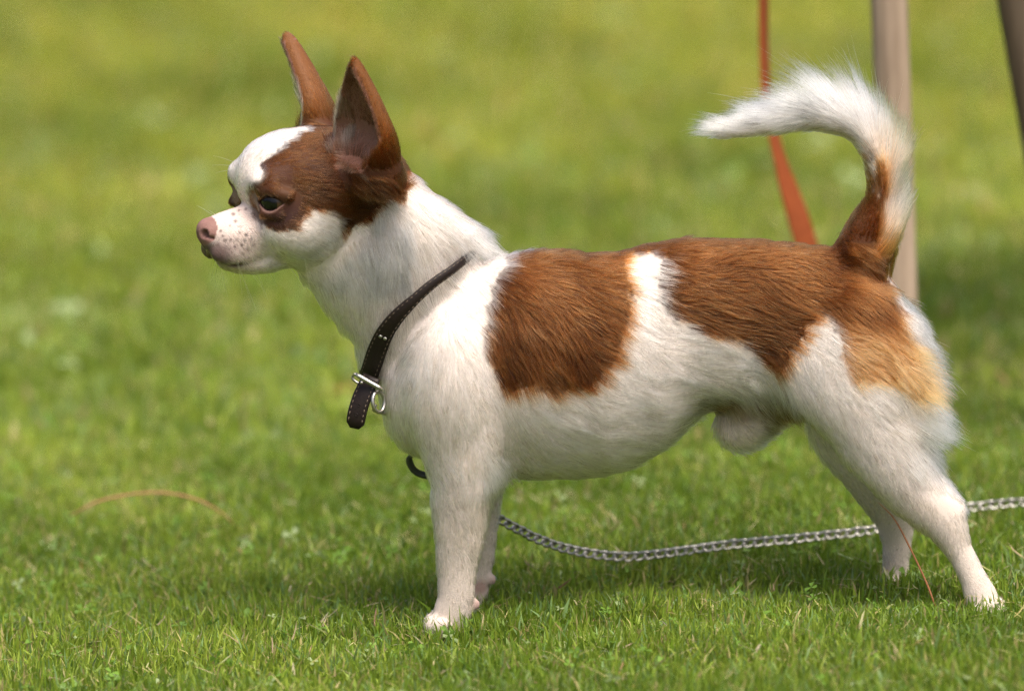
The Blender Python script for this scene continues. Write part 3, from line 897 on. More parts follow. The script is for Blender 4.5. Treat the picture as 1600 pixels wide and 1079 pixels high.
# ------------------------------------------------------------------ fur
# guide arrows over the side view: position, direction, length
G = np.array([
    (330, 352, 1, -.6, 4), (350, 335, 1, -.7, 6), (372, 306, .5, -1, 8), (368, 270, .3, -1, 13), (390, 235, .8, -1, 17), (430, 212, 1, -.4, 18), (480, 205, 1, -.1, 14),
    (450, 245, 1, -.35, 14), (490, 240, 1, -.2, 16), (520, 260, 1, 0, 18), (560, 290, 1, .25, 22), (470, 285, 1, .25, 15), (440, 295, 1, .3, 9), (410, 278, .3, -1, 9),
    (395, 300, .1, 1, 6), (405, 345, .4, 1, 7), (430, 350, .9, .5, 9), (465, 345, 1, .25, 14), (500, 355, 1, .3, 24), (545, 330, 1, .25, 28), (590, 300, 1, .3, 28),
    (340, 385, .3, 1, 7), (360, 370, .6, .8, 7), (385, 385, .7, .9, 11), (385, 350, .7, .5, 7), (410, 375, 1, .5, 13), (420, 400, .9, .7, 16), (380, 415, .8, .5, 10), (430, 418, 1, .3, 16),
    (460, 390, .9, .55, 24), (500, 400, .6, .9, 30), (550, 390, .35, 1, 34), (470, 430, .5, 1, 28), (500, 460, .3, 1, 30), (530, 500, .2, 1, 30),
    (600, 340, .15, 1, 36), (620, 295, .5, .8, 32), (590, 400, 0, 1, 42), (570, 450, .05, 1, 40), (640, 370, .3, 1, 44), (690, 345, .8, .8, 46), (735, 365, 1, .45, 42), (650, 310, .8, .8, 36),
    (610, 470, .05, 1, 42), (660, 430, .3, 1, 44), (710, 400, .6, .9, 40), (560, 540, .1, 1, 36),
    (640, 560, .1, 1, 30), (690, 500, .45, 1, 30), (740, 450, .7, .8, 32), (790, 410, 1, .5, 32), (620, 600, 0, 1, 28), (680, 630, .25, 1, 26), (740, 600, .5, 1, 30),
    (720, 690, .1, 1, 24), (660, 700, .1, 1, 22), (770, 690, .5, 1, 30), (780, 560, .55, 1, 32),
    (850, 395, 1, .15, 34), (800, 490, .55, .9, 34), (850, 480, .7, .75, 36), (900, 450, .9, .5, 36), (950, 420, 1, .25, 34), (1000, 395, 1, .1, 32),
    (820, 580, .5, .9, 34), (890, 570, .65, .75, 36), (950, 550, .9, .5, 36), (1000, 500, 1, .35, 36), (1100, 380, 1, .03, 32), (1100, 450, 1, .25, 36), (1200, 390, 1, .08, 32),
    (1180, 480, 1, .4, 38), (1240, 520, .9, .6, 38), (1300, 400, 1, .3, 34), (1350, 430, .8, .75, 34), (1300, 460, .9, .65, 36), (1050, 560, 1, .15, 38), (1130, 570, 1, .25, 40),
    (1000, 620, 1, .1, 38), (900, 650, .9, .45, 38), (830, 650, .6, .8, 38), (800, 720, .5, .6, 30), (860, 720, .9, .35, 36), (950, 680, 1, .1, 34), (1040, 640, 1, -.05, 32),
    (1100, 620, .9, .4, 40), (1170, 600, .6, .9, 48), (1215, 600, .4, 1, 44), (1150, 670, .6, .5, 26), (1130, 660, .2, 1, 22), (1190, 660, .8, .3, 26), (850, 745, 1, 0, 20),
    (1260, 570, .7, .8, 34), (1300, 620, .8, .75, 32), (1350, 560, .95, .5, 34), (1410, 560, 1, .45, 42), (1440, 600, 1, .45, 46), (1446, 660, 1, .55, 50), (1420, 500, .9, .6, 44), (1445, 720, .8, 1, 50),
    (1380, 650, .9, .6, 32), (1330, 690, .75, .8, 24), (1400, 710, .8, .8, 28), (1390, 770, .7, .8, 18), (1440, 770, .6, .9, 20), (1470, 810, .5, .9, 16), (1510, 880, .4, 1, 14), (1540, 940, .6, 1, 7),
    (1400, 860, 0, 1, 12), (1410, 800, .2, 1, 14), (1340, 750, .5, 1, 15), (1390, 430, .5, 1, 34),
    (700, 780, .3, 1, 21), (750, 775, .1, 1, 24), (720, 850, .15, 1, 17), (710, 920, .05, 1, 14), (690, 970, -.4, 1, 7), (760, 850, .1, 1, 14), (755, 930, .2, 1, 11)], dtype=float)

tri = np.vstack([PF[:, [0, 1, 2]], PF[:, [0, 2, 3]]])
ta = PW[tri]
area = 0.5 * np.linalg.norm(np.cross(ta[:, 1] - ta[:, 0], ta[:, 2] - ta[:, 0]), axis=1)
cen = PV[tri].mean(1)
wgt = area.copy()
wgt *= np.where(cen[:, 2] > 45, 0.45, 1.0)                       # the flank away from the light path needs fewer hairs
hd = (cen[:, 0] < 640) & (cen[:, 1] < 440)
wgt *= np.where(hd, 3.2, 1.0)
wgt *= np.where((cen[:, 1] > 740), 2.5, 1.0)
wgt *= np.where((cen[:, 0] > 1080) & (cen[:, 1] < 380) & (cen[:, 2] > -60), np.where(cen[:, 1] < 365, 2.4, 1.0), 1.0)
NH = 470000
pick = rng.choice(len(tri), NH, p=wgt / wgt.sum())
r1 = np.sqrt(rng.random(NH)); r2 = rng.random(NH)
bc = np.stack([1 - r1, r1 * (1 - r2), r1 * r2], 1)
ROOT = (PV[tri[pick]] * bc[:, :, None]).sum(1)
HCo = coat(ROOT)
gr = field_grad(ROOT, 4.0)
u, v = HCo['u'].copy(), HCo['v'].copy()
onh = HCo['head'] > 0.5
u = np.where(onh, HCo['hu'], u); v = np.where(onh, HCo['hv'], v)
dirs = np.zeros((NH, 2)); ln = np.zeros(NH); wsum = np.zeros(NH)
gd = G[:, 2:4] / np.linalg.norm(G[:, 2:4], axis=1)[:, None]
for i in range(len(G)):
    w = 1.0 / ((u - G[i, 0]) ** 2 + (v - G[i, 1]) ** 2 + 150.0) ** 1.7
    dirs += w[:, None] * gd[i]; ln += w * G[i, 4]; wsum += w
dirs /= np.linalg.norm(dirs, axis=1)[:, None] + 1e-9
ln /= wsum
fl = np.stack([dirs[:, 0], dirs[:, 1], np.zeros(NH)], 1)
# on the head the guide view is the head's own side view, so turn the flow with it
hx = np.stack([-fl[:, 0] * HC, fl[:, 0] * HS * np.sign(HCo['l']) * 0 + 0.35 * np.abs(fl[:, 0]) * np.sign(HCo['l']), -fl[:, 1]], 1)   # f, l, h
hfl = np.stack([-hx[:, 0] * HC + hx[:, 1] * HS, -hx[:, 2], -(hx[:, 0] * HS + hx[:, 1] * HC)], 1)
fl = np.where(onh[:, None], hfl, fl)
# ears: towards the tip
eax = np.stack([-EAX[0] * HC + np.sign(HCo['l']) * EAX[1] * HS, np.full(NH, -EAX[2]), -(EAX[0] * HS + np.sign(HCo['l']) * EAX[1] * HC)], 1)
fl = np.where(HCo['on_ear'][:, None], eax, fl)
ln = np.where(HCo['on_ear'], 10 + 16 * sstep(0.6, 0.15, HCo['t_e']), ln)
ln = np.where(HCo['in_ear'], np.where((HCo['pale'] > 0.3) | (HCo['t_e'] < 0.16), 28, 12), ln)
# tail: along the curve and outward on its convex side
tt = np.gradient(TAIL, axis=0); tt /= np.linalg.norm(tt, axis=1)[:, None]
outn = np.stack([-tt[:, 1], tt[:, 0], np.zeros(46)], 1)
cenp = np.array([1270, 300, 0.0])
sg = np.sign(((TAIL - cenp) * outn).sum(1)); outn *= sg[:, None]
ti = HCo['ti']; tp = HCo['tp']
oside = ((ROOT - TAIL[ti]) * outn[ti]).sum(1) / (TR[ti] + 1e-6)
tl = np.interp(tp, [0, .15, .3, .45, .6, .8, 1.0], [34, 34, 40, 74, 92, 78, 42])
tl = tl * np.clip(0.35 + 0.75 * (oside + 0.3), 0.3, 1.0)
lift = np.interp(tp, [0, .3, .45, .7, 1], [0.0, 0.25, 0.62, 0.50, 0.03])
tf = tt[ti] + outn[ti] * (lift * np.clip(oside + 0.25, -0.1, 1))[:, None]
fl = np.where(HCo['on_tail'][:, None], tf, fl)
ln = np.where(HCo['on_tail'], tl, ln)

# wander of the coat in locks
wob = np.stack([waves(ROOT, 14.0, 41), waves(ROOT, 14.0, 42), waves(ROOT, 14.0, 43)], 1) * 0.22
wob += np.stack([waves(ROOT, 45.0, 44), waves(ROOT, 45.0, 45), waves(ROOT, 45.0, 46)], 1) * 0.10
amt = np.where(onh, 0.6, 1.0) * np.where(HCo['on_ear'], 0.5, 1.0)
fl = fl / (np.linalg.norm(fl, axis=1)[:, None] + 1e-9) + wob * amt[:, None] + rng.normal(0, 0.09, (NH, 3))
tanv = fl - gr * (fl * gr).sum(1)[:, None]
# where the flow runs straight into or out of the surface keep some of it
tanv = np.where(HCo['on_tail'][:, None], fl - gr * np.minimum((fl * gr).sum(1), 0)[:, None], tanv)
# ruff, breech and elbow hair stands clear of the body at the edge
free = ((ROOT[:, 0] > 1380) & (ROOT[:, 1] > 450) & (ROOT[:, 1] < 770) & (gr[:, 0] > 0.25)) | ((ROOT[:, 0] > 715) & (ROOT[:, 0] < 775) & (ROOT[:, 1] < 392)) | \
       ((ROOT[:, 0] > 755) & (ROOT[:, 0] < 800) & (ROOT[:, 1] > 690) & (ROOT[:, 1] < 745) & (ROOT[:, 2] < -40)) | ((ROOT[:, 0] > 1130) & (ROOT[:, 0] < 1240) & (ROOT[:, 1] > 570) & (ROOT[:, 1] < 640))
tanv = np.where(free[:, None], fl - gr * (0.35 * (fl * gr).sum(1))[:, None], tanv)
tanv /= np.linalg.norm(tanv, axis=1)[:, None] + 1e-9
ln = ln * rng.uniform(0.62, 1.12, NH) * np.where(rng.random(NH) < 0.03, 1.35, 1.0) * (1 + 0.12 * waves(ROOT, 12.0, 47))
lift_a = np.where(onh, 0.26, 0.30) + 0.10 * rng.random(NH) + 0.05 * waves(ROOT, 10.0, 48)
lift_a = np.where(HCo['leg'] > 0.5, 0.22, lift_a)
lift_a = np.where(HCo['muz'] > 0.5, 0.38, lift_a)
shr = (np.hypot((ROOT[:, 0] - 1165) / 60, (ROOT[:, 1] - 668) / 48) < 1) & (np.abs(ROOT[:, 2]) < 45)
lift_a = np.where(shr, 0.55 + 0.3 * rng.random(NH), lift_a)
fringe = (ROOT[:, 0] > 1395) & (ROOT[:, 1] > 470) & (ROOT[:, 1] < 760) & (gr[:, 0] > 0.55)
lift_a = np.where(fringe, 0.55 + 0.25 * rng.random(NH), lift_a)

# part the coat at the collar: hairs above the band end at its edge, none grow under it
kd = KDTree(len(COLLAR))
for i, p in enumerate(COLLAR): kd.insert(p, i)
kd.balance()
sel = np.where((ROOT[:, 0] > 520) & (ROOT[:, 0] < 800) & (ROOT[:, 1] > 330) & (ROOT[:, 1] < 640))[0]
keep = HCo['bare'] < 0.5
keep &= ~((HCo['muz'] > 0.5) & (rng.random(NH) < 0.12))
HALF_W = 15.0
for i in sel:
    co, j, dd = kd.find(ROOT[i])
    dvec = COLLAR[j] - ROOT[i]
    if COLLAR[j][0] > 712: continue
    if dd < HALF_W - 3:
        keep[i] = False
    elif dvec @ tanv[i] > 0.3 * dd:
        over = 11.0 + 16.0 * min(1.0, max(0.0, (ROOT[i][0] - 610) / 90.0))
        ln[i] = min(ln[i], max(5.0, (dd - HALF_W + over) / 0.85))
# nothing combs across the eyes
ed = np.linalg.norm(np.stack([HCo['f'] - EYE[0], np.abs(HCo['l']) - EYE[1], HCo['h'] - EYE[2]], 1), axis=1)
ln = np.where(ed < 44, np.minimum(ln, 5.0 + np.maximum(0, ed - 31) * 0.6), ln)
keep &= ~((ed < ERAD + 2))

ROOT, gr, tanv, ln, lift_a = ROOT[keep], gr[keep], tanv[keep], ln[keep], lift_a[keep]
guard = rng.random(len(ROOT)) < 0.25
ln = ln * np.where(guard, 1.12, 1.0)
hcol = HCo['col'][keep]; onh = onh[keep]; ontail = HCo['on_tail'][keep]; onear = HCo['on_ear'][keep]; leg = HCo['leg'][keep]
NH = len(ROOT)
NPT = 5
s = np.linspace(0, 1, NPT)
d0 = tanv * np.cos(lift_a)[:, None] + gr * np.sin(lift_a)[:, None]
droop = np.array([0, 1.0, 0]) * 0.10
d1 = tanv * 0.995 - gr * 0.10 + droop
d1 /= np.linalg.norm(d1, axis=1)[:, None]
PT = np.stack([ROOT + ln[:, None] * (d0 * k + (d1 - d0) * (0.5 * k * k)) for k in s], 1) - (gr * 1.0)[:, None, :]
# gather the hairs into locks
ncl = NH // 8
ci = rng.choice(NH, ncl, replace=False)
kd = KDTree(ncl)
for i, q in enumerate(ROOT[ci]): kd.insert(q, i)
kd.balance()
own = np.array([kd.find(q)[1] for q in ROOT])
c = ci[own]
lk = (0.62 * np.clip(ln / 24.0, 0.25, 1.0))[:, None, None] * (s ** 1.3)[None, :, None]
scale_ = (ln / np.maximum(ln[c], 1))[:, None, None]
target = ROOT[c][:, None, :] + (PT[c] - ROOT[c][:, None, :]) * np.minimum(scale_, 1.15)
sim = (np.linalg.norm(hcol - hcol[c], axis=1) < 0.35) & (np.linalg.norm(ROOT - ROOT[c], axis=1) < 18)
PT = np.where(sim[:, None, None], PT + (target - PT) * lk, PT)
PT += rng.normal(0, 1, (NH, 1, 3)) * (s ** 2)[None, :, None] * (0.035 * ln)[:, None, None]
# colour variation by lock and by hair
lockv = rng.normal(0, 0.11, ncl)[own]
dark = hcol.mean(1) < 0.35
var = np.where(dark, 1 + 1.4 * lockv + rng.normal(0, 0.22, NH) * (1 + 0.8 * guard) + 0.25 * guard, 1.02 + 2.1 * lockv + rng.normal(0, 0.10, NH) * (1 + guard))
var = np.clip(var, 0.4, 1.9)
warm = np.where((var < 1) & ~dark, 1 - var, 0)[:, None] * np.array([0.0, 0.18, 0.42])
hcol = np.clip(hcol * var[:, None] * (1 - warm), 0.006, 0.93)
pts = W(A3(PT.reshape(-1, 3))) - np.array(DOG0)
rad0 = np.where(onh, 0.058, 0.070) * np.where(onear, 0.85, 1.0) * np.where(leg > .5, 0.85, 1.0) * rng.uniform(0.8, 1.2, NH) * np.where(guard, 1.75, 0.9) * 1e-3
rad = rad0[:, None] * np.array([1.0, 1.0, 0.85, 0.6, 0.12])[None]

def hair_object(name, points, radii, colours, npt, material, parent):
    cu = bpy.data.hair_curves.new(name)
    n = len(points) // npt
    cu.add_curves([npt] * n)
    cu.attributes['position'].data.foreach_set('vector', points.astype(np.float32).ravel())
    ra = cu.attributes.get('radius') or cu.attributes.new('radius', 'FLOAT', 'POINT')
    ra.data.foreach_set('value', radii.astype(np.float32).ravel())
    ca_ = cu.attributes.new('col', 'FLOAT_COLOR', 'CURVE')
    ca_.data.foreach_set('color', np.hstack([colours, np.ones((n, 1))]).astype(np.float32).ravel())
    cu.materials.append(material)
    o = bpy.data.objects.new(name, cu)
    o.parent = parent
    scene.collection.objects.link(o)
    ORIGIN[o.name] = ORIGIN[parent.name]
    return o

fur_mat = bpy.data.materials.new('dog_fur'); fur_mat.use_nodes = True
t_ = fur_mat.node_tree; t_.nodes.remove(t_.nodes['Principled BSDF'])
hb_ = t_.nodes.new('ShaderNodeBsdfHairPrincipled'); hb_.model = 'CHIANG'; hb_.parametrization = 'COLOR'
hb_.inputs['Roughness'].default_value = 0.30; hb_.inputs['Radial Roughness'].default_value = 0.55
hb_.inputs['Random Roughness'].default_value = 0.2; hb_.inputs['IOR'].default_value = 1.13
at_ = t_.nodes.new('ShaderNodeAttribute'); at_.attribute_name = 'col'
hi_ = t_.nodes.new('ShaderNodeHairInfo'); rr_ = t_.nodes.new('ShaderNodeMapRange')      # roots darkened: duller undercoat, plus shade between strands put into the colour
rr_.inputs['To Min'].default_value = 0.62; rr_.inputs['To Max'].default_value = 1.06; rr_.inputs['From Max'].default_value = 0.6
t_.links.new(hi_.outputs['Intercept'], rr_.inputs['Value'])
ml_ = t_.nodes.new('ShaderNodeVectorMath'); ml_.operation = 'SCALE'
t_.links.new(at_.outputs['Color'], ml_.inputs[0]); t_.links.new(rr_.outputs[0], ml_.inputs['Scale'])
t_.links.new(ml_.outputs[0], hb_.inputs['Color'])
t_.links.new(hb_.outputs[0], t_.nodes['Material Output'].inputs['Surface'])
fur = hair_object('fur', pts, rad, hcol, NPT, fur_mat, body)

# whiskers and brow bristles
wl = []
for (f_, l_, h_), (df, dl, dh), L in (
        [((150 + rng.uniform(-22, 16), 34 + rng.uniform(-3, 3), -84 + rng.uniform(-14, 10)), (-0.25 + rng.uniform(-.35, .3), 0.35 + rng.uniform(-.1, .3), -1 + rng.uniform(-.2, .5)), rng.uniform(45, 85)) for _ in range(12)] +
        [((60, 70, -90), (-.35, .3, -1), 70), ((58, 72, -88), (-.1, .3, -1), 62), ((90, 60, -95), (-.6, .4, -.8), 60)] +
        [((118, 46, 34), (.9, .2, .45), 44), ((120, 44, 30), (.9, .2, .2), 40), ((122, 42, 26), (1, .1, 0.02), 34), ((172, 14, -38), (.7, .3, .6), 34)]):
    for sgn in (1, -1):
        a = head_point(f_, l_ * sgn, h_); dv = head_point(f_ + df, (l_ + dl) * sgn, h_ + dh) - a
        dv /= np.linalg.norm(dv)
        for k in np.linspace(0, 1, 6):
            wl.append(a + dv * L * k + np.array([0, 1, 0]) * 0.12 * L * k * k)
wl = W(A3(np.array(wl))) - np.array(DOG0)
nw = len(wl) // 6
hair_object('whiskers', wl, np.tile(np.array([.09, .085, .075, .06, .045, .02]) * 1e-3, nw), np.tile([0.85, 0.82, 0.75], (nw, 1)), 6, fur_mat, dog)

# claws
claw_mat, _, b_ = mat('pale_claw', 0.35); b_.inputs['Base Color'].default_value = (0.50, 0.40, 0.34, 1)
for cu, cv, cd, sg in ((668, 986, -76, -1), (1560, 955, -112, 1), (700, 966, 74, -1), (1380, 918, 112, -1)):
    for q in (-1.5, -0.5, 0.5, 1.5):
        base = np.array([cu - sg * 2 + sg * 4 * (1.5 - abs(q)), cv + SP * cd, cd + 15 * q])
        path = np.array([base + np.array([sg * x, y, 0]) for x, y in ((-6, -3), (2, -3), (8, 0), (13, 5))])
        vs, fs = tube(W(A3(path)), np.array([4.2, 3.8, 2.6, 0.4]) * S, 8)
        mesh_obj('claw', vs, fs, claw_mat, dog)

# ------------------------------------------------------------------ collar
leather, t_, b_ = mat('dark_brown_leather', 0.5)
b_.inputs['Specular IOR Level'].default_value = 0.25
tc = t_.nodes.new('ShaderNodeTexCoord'); nz = t_.nodes.new('ShaderNodeTexNoise'); nz.inputs['Scale'].default_value = 900; nz.inputs['Detail'].default_value = 4
rp = t_.nodes.new('ShaderNodeValToRGB')
rp.color_ramp.elements[0].color = (0.005, 0.003, 0.0025, 1); rp.color_ramp.elements[1].color = (0.018, 0.010, 0.008, 1)
bp = t_.nodes.new('ShaderNodeBump'); bp.inputs['Strength'].default_value = 0.4; bp.inputs['Distance'].default_value = 0.0003
t_.links.new(tc.outputs['Object'], nz.inputs['Vector']); t_.links.new(nz.outputs[0], rp.inputs[0]); t_.links.new(rp.outputs[0], b_.inputs['Base Color'])
t_.links.new(nz.outputs[0], bp.inputs['Height']); t_.links.new(bp.outputs[0], b_.inputs['Normal'])
thread, _, b_ = mat('tan_thread', 0.8); b_.inputs['Base Color'].default_value = (0.13, 0.095, 0.065, 1)
steel, t_, b_ = mat('worn_steel', 0.28)
b_.inputs['Metallic'].default_value = 1.0; b_.inputs['Base Color'].default_value = (0.42, 0.40, 0.37, 1)
nz = t_.nodes.new('ShaderNodeTexNoise'); nz.inputs['Scale'].default_value = 600
mr = t_.nodes.new('ShaderNodeMapRange'); mr.inputs['To Min'].default_value = 0.25; mr.inputs['To Max'].default_value = 0.50
t_.links.new(nz.outputs[0], mr.inputs['Value']); t_.links.new(mr.outputs[0], b_.inputs['Roughness'])

def band(centre, normal, width_dir, half, thick, closed):
    """rectangular strap with softened edges swept along world points"""
    c = np.asarray(centre); n = np.asarray(normal); w = np.asarray(width_dir)
    half = np.broadcast_to(np.asarray(half, float), (len(c),))
    prof = [(-1, 0.0), (-1, 0.7), (-0.9, 1.0), (0.9, 1.0), (1, 0.7), (1, 0.0), (0.9, -0.3), (-0.9, -0.3)]
    vs = []
    for i in range(len(c)):
        for a, b in prof:
            vs.append(c[i] + w[i] * half[i] * a + n[i] * thick * b)
    k = len(prof); m = len(c); fs = []
    for i in range(m if closed else m - 1):
        i2 = (i + 1) % m
        for j in range(k):
            fs.append((i * k + j, i * k + (j + 1) % k, i2 * k + (j + 1) % k, i2 * k + j))
    if not closed:
        fs.append(tuple(range(k - 1, -1, -1))); fs.append(tuple((m - 1) * k + j for j in range(k)))
    return vs, fs

cg = field_grad(COLLAR, 7.0)
for _ in range(12):
    cg = cg + 0.5 * (np.roll(cg, 1, 0) + np.roll(cg, -1, 0)); cg /= np.linalg.norm(cg, axis=1)[:, None]
CWp = W(A3(COLLAR)); CN = np.stack([cg[:, 0], cg[:, 2], -cg[:, 1]], 1)
ctan = np.roll(CWp, -1, 0) - np.roll(CWp, 1, 0); ctan /= np.linalg.norm(ctan, axis=1)[:, None]
CN -= ctan * (CN * ctan).sum(1)[:, None]; CN /= np.linalg.norm(CN, axis=1)[:, None]
CWD = np.cross(ctan, CN)
if CWD[20, 2] < 0: CWD = -CWD
FRONT = CWp[np.argmin(COLLAR[:, 0])]
collar = empty('dog_collar', FRONT)
set_tags(collar, 'dark brown stitched leather collar with steel buckle around the chihuahua neck', 'collar')
HALF = 14.0 * S
HALFS = np.interp(COLLAR[:, 0], [588, 615, 650, 705], [15.5, 12.5, 8.5, 7.0]) * S
vs, fs = band(CWp, CN, CWD, HALFS, 4.0 * S, True)
mesh_obj('strap', vs, fs, leather, collar)
# stitches, one by one, along both edges
dens = []
per = np.vstack([CWp, CWp[:1]]); seg = np.linalg.norm(np.diff(per, axis=0), axis=1); cum = np.concatenate([[0], np.cumsum(seg)])
def along(arr, L):
    L = L % cum[-1]; i = np.searchsorted(cum, L, side='right') - 1; i = min(i, len(arr) - 1); t = (L - cum[i]) / seg[i]
    return arr[i] * (1 - t) + arr[(i + 1) % len(arr)] * t
L = 0.0
stv, stf = [], []
while L < cum[-1]:
    for e in (-1, 1):
        pts_ = [along(CWp, L + q * 0.0016) + along(CWD, L) * along(HALFS, L) * 0.74 * e + along(CN, L) * 4.3 * S for q in (0, 0.5, 1)]
        pts_[1] = pts_[1] + along(CN, L) * 0.5 * S
        v_, f_ = tube(pts_, np.array([0.4, 0.55, 0.4]) * S, 5)
        o_ = len(stv); stv += v_; stf += [tuple(q + o_ for q in ff) for ff in f_]
    L += 0.0030
o = mesh_obj('stitching', stv, stf, thread, collar)
o['kind'] = 'stuff'
# hanging end of the strap, below the buckle
end_c = spline(np.array([(582, 588, -44), (574, 604, -50), (566, 622, -54), (559, 645, -56), (555, 668, -55)], float), 14)
end_c[:, 1] += SP * end_c[:, 2]
EW = W(A3(end_c))
et = np.gradient(EW, axis=0); et /= np.linalg.norm(et, axis=1)[:, None]
ewd = np.array([0.93, -0.24, 0.10]); ewd = ewd - et * (et @ ewd)[:, None]; ewd /= np.linalg.norm(ewd, axis=1)[:, None]
enr = np.cross(ewd, et); enr *= np.sign(-enr[:, 1])[:, None]
hw = np.full(14, 15.0) * S; hw[-2] = 14.0 * S; hw[-1] = 7.5 * S
vs, fs = band(EW, enr, ewd, hw, 4.0 * S, False)
mesh_obj('strap_end', vs, fs, leather, collar)
stv, stf = [], []
for e in (-1, 1):
    for k in range(10):
        a = 0.04 + k * 0.088
        q = [EW[0] * 0] * 3
        for z, dz in enumerate((0, 0.025, 0.05)):
            x = (a + dz) * 13; i = int(x); t = x - i; i2 = min(i + 1, 13)
            q[z] = (EW[i] * (1 - t) + EW[i2] * t) + ewd[i] * 11.0 * S * e + enr[i] * (4.3 + (0.5 if z == 1 else 0)) * S
        v_, f_ = tube(q, np.array([0.5, 0.75, 0.5]) * S, 5)
        o_ = len(stv); stv += v_; stf += [tuple(q_ + o_ for q_ in ff) for ff in f_]
o = mesh_obj('stitching', stv, stf, thread, collar); o['kind'] = 'stuff'
for k, fr in enumerate((0.62, 0.80)):                    # punched holes with a dark eyelet
    i = int(fr * 13)
    ang = np.linspace(0, 2 * np.pi, 15)
    pth = [EW[i] + (ewd[i] * math.cos(a) + et[i] * math.sin(a)) * 2.2 * S + enr[i] * 4.2 * S for a in ang]
    v_, f_ = tube(pth, 0.6 * S, 6, cap=False)
    mesh_obj('eyelet', v_, f_, leather, collar)
# buckle: a rectangular frame with a roller bar and prong
def P3(u, v, d): return W(A3(np.array([[u, v + SP * d, d]], float)))[0]
A_, B_ = P3(556, 584, -58), P3(598, 608, -66)
vs, fs = tube([A_ + (B_ - A_) * k for k in np.linspace(0, 1, 7)], np.array([3.0, 3.9, 3.9, 3.9, 3.9, 3.9, 3.0]) * S, 14)
buckle = mesh_obj('buckle', vs, fs, steel, collar)
axis = (B_ - A_) / np.linalg.norm(B_ - A_)
up_ = np.array([0.42, 0.25, 0.86]); up_ -= axis * up_.dot(axis); up_ /= np.linalg.norm(up_)
up_ = -up_
fr_pts = [A_, A_ + up_ * 6 * S, A_ + up_ * 13 * S + axis * 5 * S, B_ + up_ * 13 * S - axis * 5 * S, B_ + up_ * 6 * S, B_]
back = np.array([0, 1.0, 0]) * 20 * S
fr_pts = [p + back * min(1, k / 1.2) * min(1, (5 - k) / 1.2) for k, p in enumerate(fr_pts)]
vs, fs = tube(spline(fr_pts, 26), 2.2 * S, 10)
mesh_obj('buckle_frame', vs, fs, steel, collar)
rv = P3(566, 597, -60)
vs, fs = tube([rv + np.array([0, k, 0]) * S for k in (4, 0, -2.5, -3.5)], np.array([2.6, 2.6, 2.2, 0.6]) * S, 10)
mesh_obj('rivet', vs, fs, steel, collar)
def ring_mesh(c, n, r, tr, oval=1.0, nseg=28):
    n = np.asarray(n, float); n /= np.linalg.norm(n)
    a = np.cross(n, (0, 0, 1.0)); a /= np.linalg.norm(a); b = np.cross(n, a)
    vs, fs = [], []
    for i in range(nseg):
        th = 2 * np.pi * i / nseg
        ra = a * math.cos(th) + b * math.sin(th) * oval
        cc = c + ra * r
        rn = ra / np.linalg.norm(ra)
        for j in range(8):
            ph = 2 * np.pi * j / 8
            vs.append(cc + tr * (rn * math.cos(ph) + n * math.sin(ph)))
    for i in range(nseg):
        for j in range(8):
            fs.append((i * 8 + j, ((i + 1) % nseg) * 8 + j, ((i + 1) % nseg) * 8 + (j + 1) % 8, i * 8 + (j + 1) % 8))
    return vs, fs
vs, fs = ring_mesh(P3(592, 627, -58), (0.72, -0.66, 0.15), 13.0 * S, 3.0 * S, 1.25)
mesh_obj('ring', vs, fs, steel, collar)
# a keeper rivet on the strap side
ki = int(np.argmin(np.hypot(COLLAR[:, 0] - 606, COLLAR[:, 1] - 515) + 200 * (COLLAR[:, 2] > 0)))
for dq in (-4.0, 4.0):
    c0 = CWp[ki] + CWD[ki] * dq * S + CN[ki] * 4.0 * S
    vs, fs = tube([c0 - CN[ki] * 1.0 * S, c0 + CN[ki] * 1.0 * S, c0 + CN[ki] * 1.8 * S], np.array([3.0, 3.0, 1.2]) * S, 10)
    mesh_obj('rivet', vs, fs, steel, collar)

# ------------------------------------------------------------------ chain lead
lead = empty('chain_lead', P3(600, 642, -40))
set_tags(lead, 'steel chain lead trailing from the collar over the grass behind the dog legs', 'dog lead')
hook = spline([P3(588, 632, -50), P3(584, 640, -46), P3(592, 643, -40), P3(602, 646, -34), P3(608, 652, -28), P3(600, 640, -30)], 26)
vs, fs = tube(hook, np.linspace(2.0, 2.8, 26) * S, 8)
mesh_obj('snap_hook', vs, fs, steel, lead)
loop = spline(np.array([P3(625, 650, 30), P3(652, 688, 52), P3(650, 706, 62), P3(640, 717, 64), P3(643, 730, 64), P3(652, 739, 64), P3(668, 743, 62), P3(690, 742, 60), P3(705, 750, 60)]), 30)
lt = np.gradient(loop, axis=0); lt /= np.linalg.norm(lt, axis=1)[:, None]
lw = np.array([0.55, 0.6, 0.58]); lw = lw - lt * (lt @ lw)[:, None]; lw /= np.linalg.norm(lw, axis=1)[:, None]
green_leather, _, b_ = mat('dark_olive_leather', 0.45); b_.inputs['Base Color'].default_value = (0.030, 0.034, 0.022, 1)
vs, fs = band(loop, np.cross(lw, lt), lw, 5.0 * S, 5.0 * S, False)
mesh_obj('leather_tab', vs, fs, green_leather, lead)

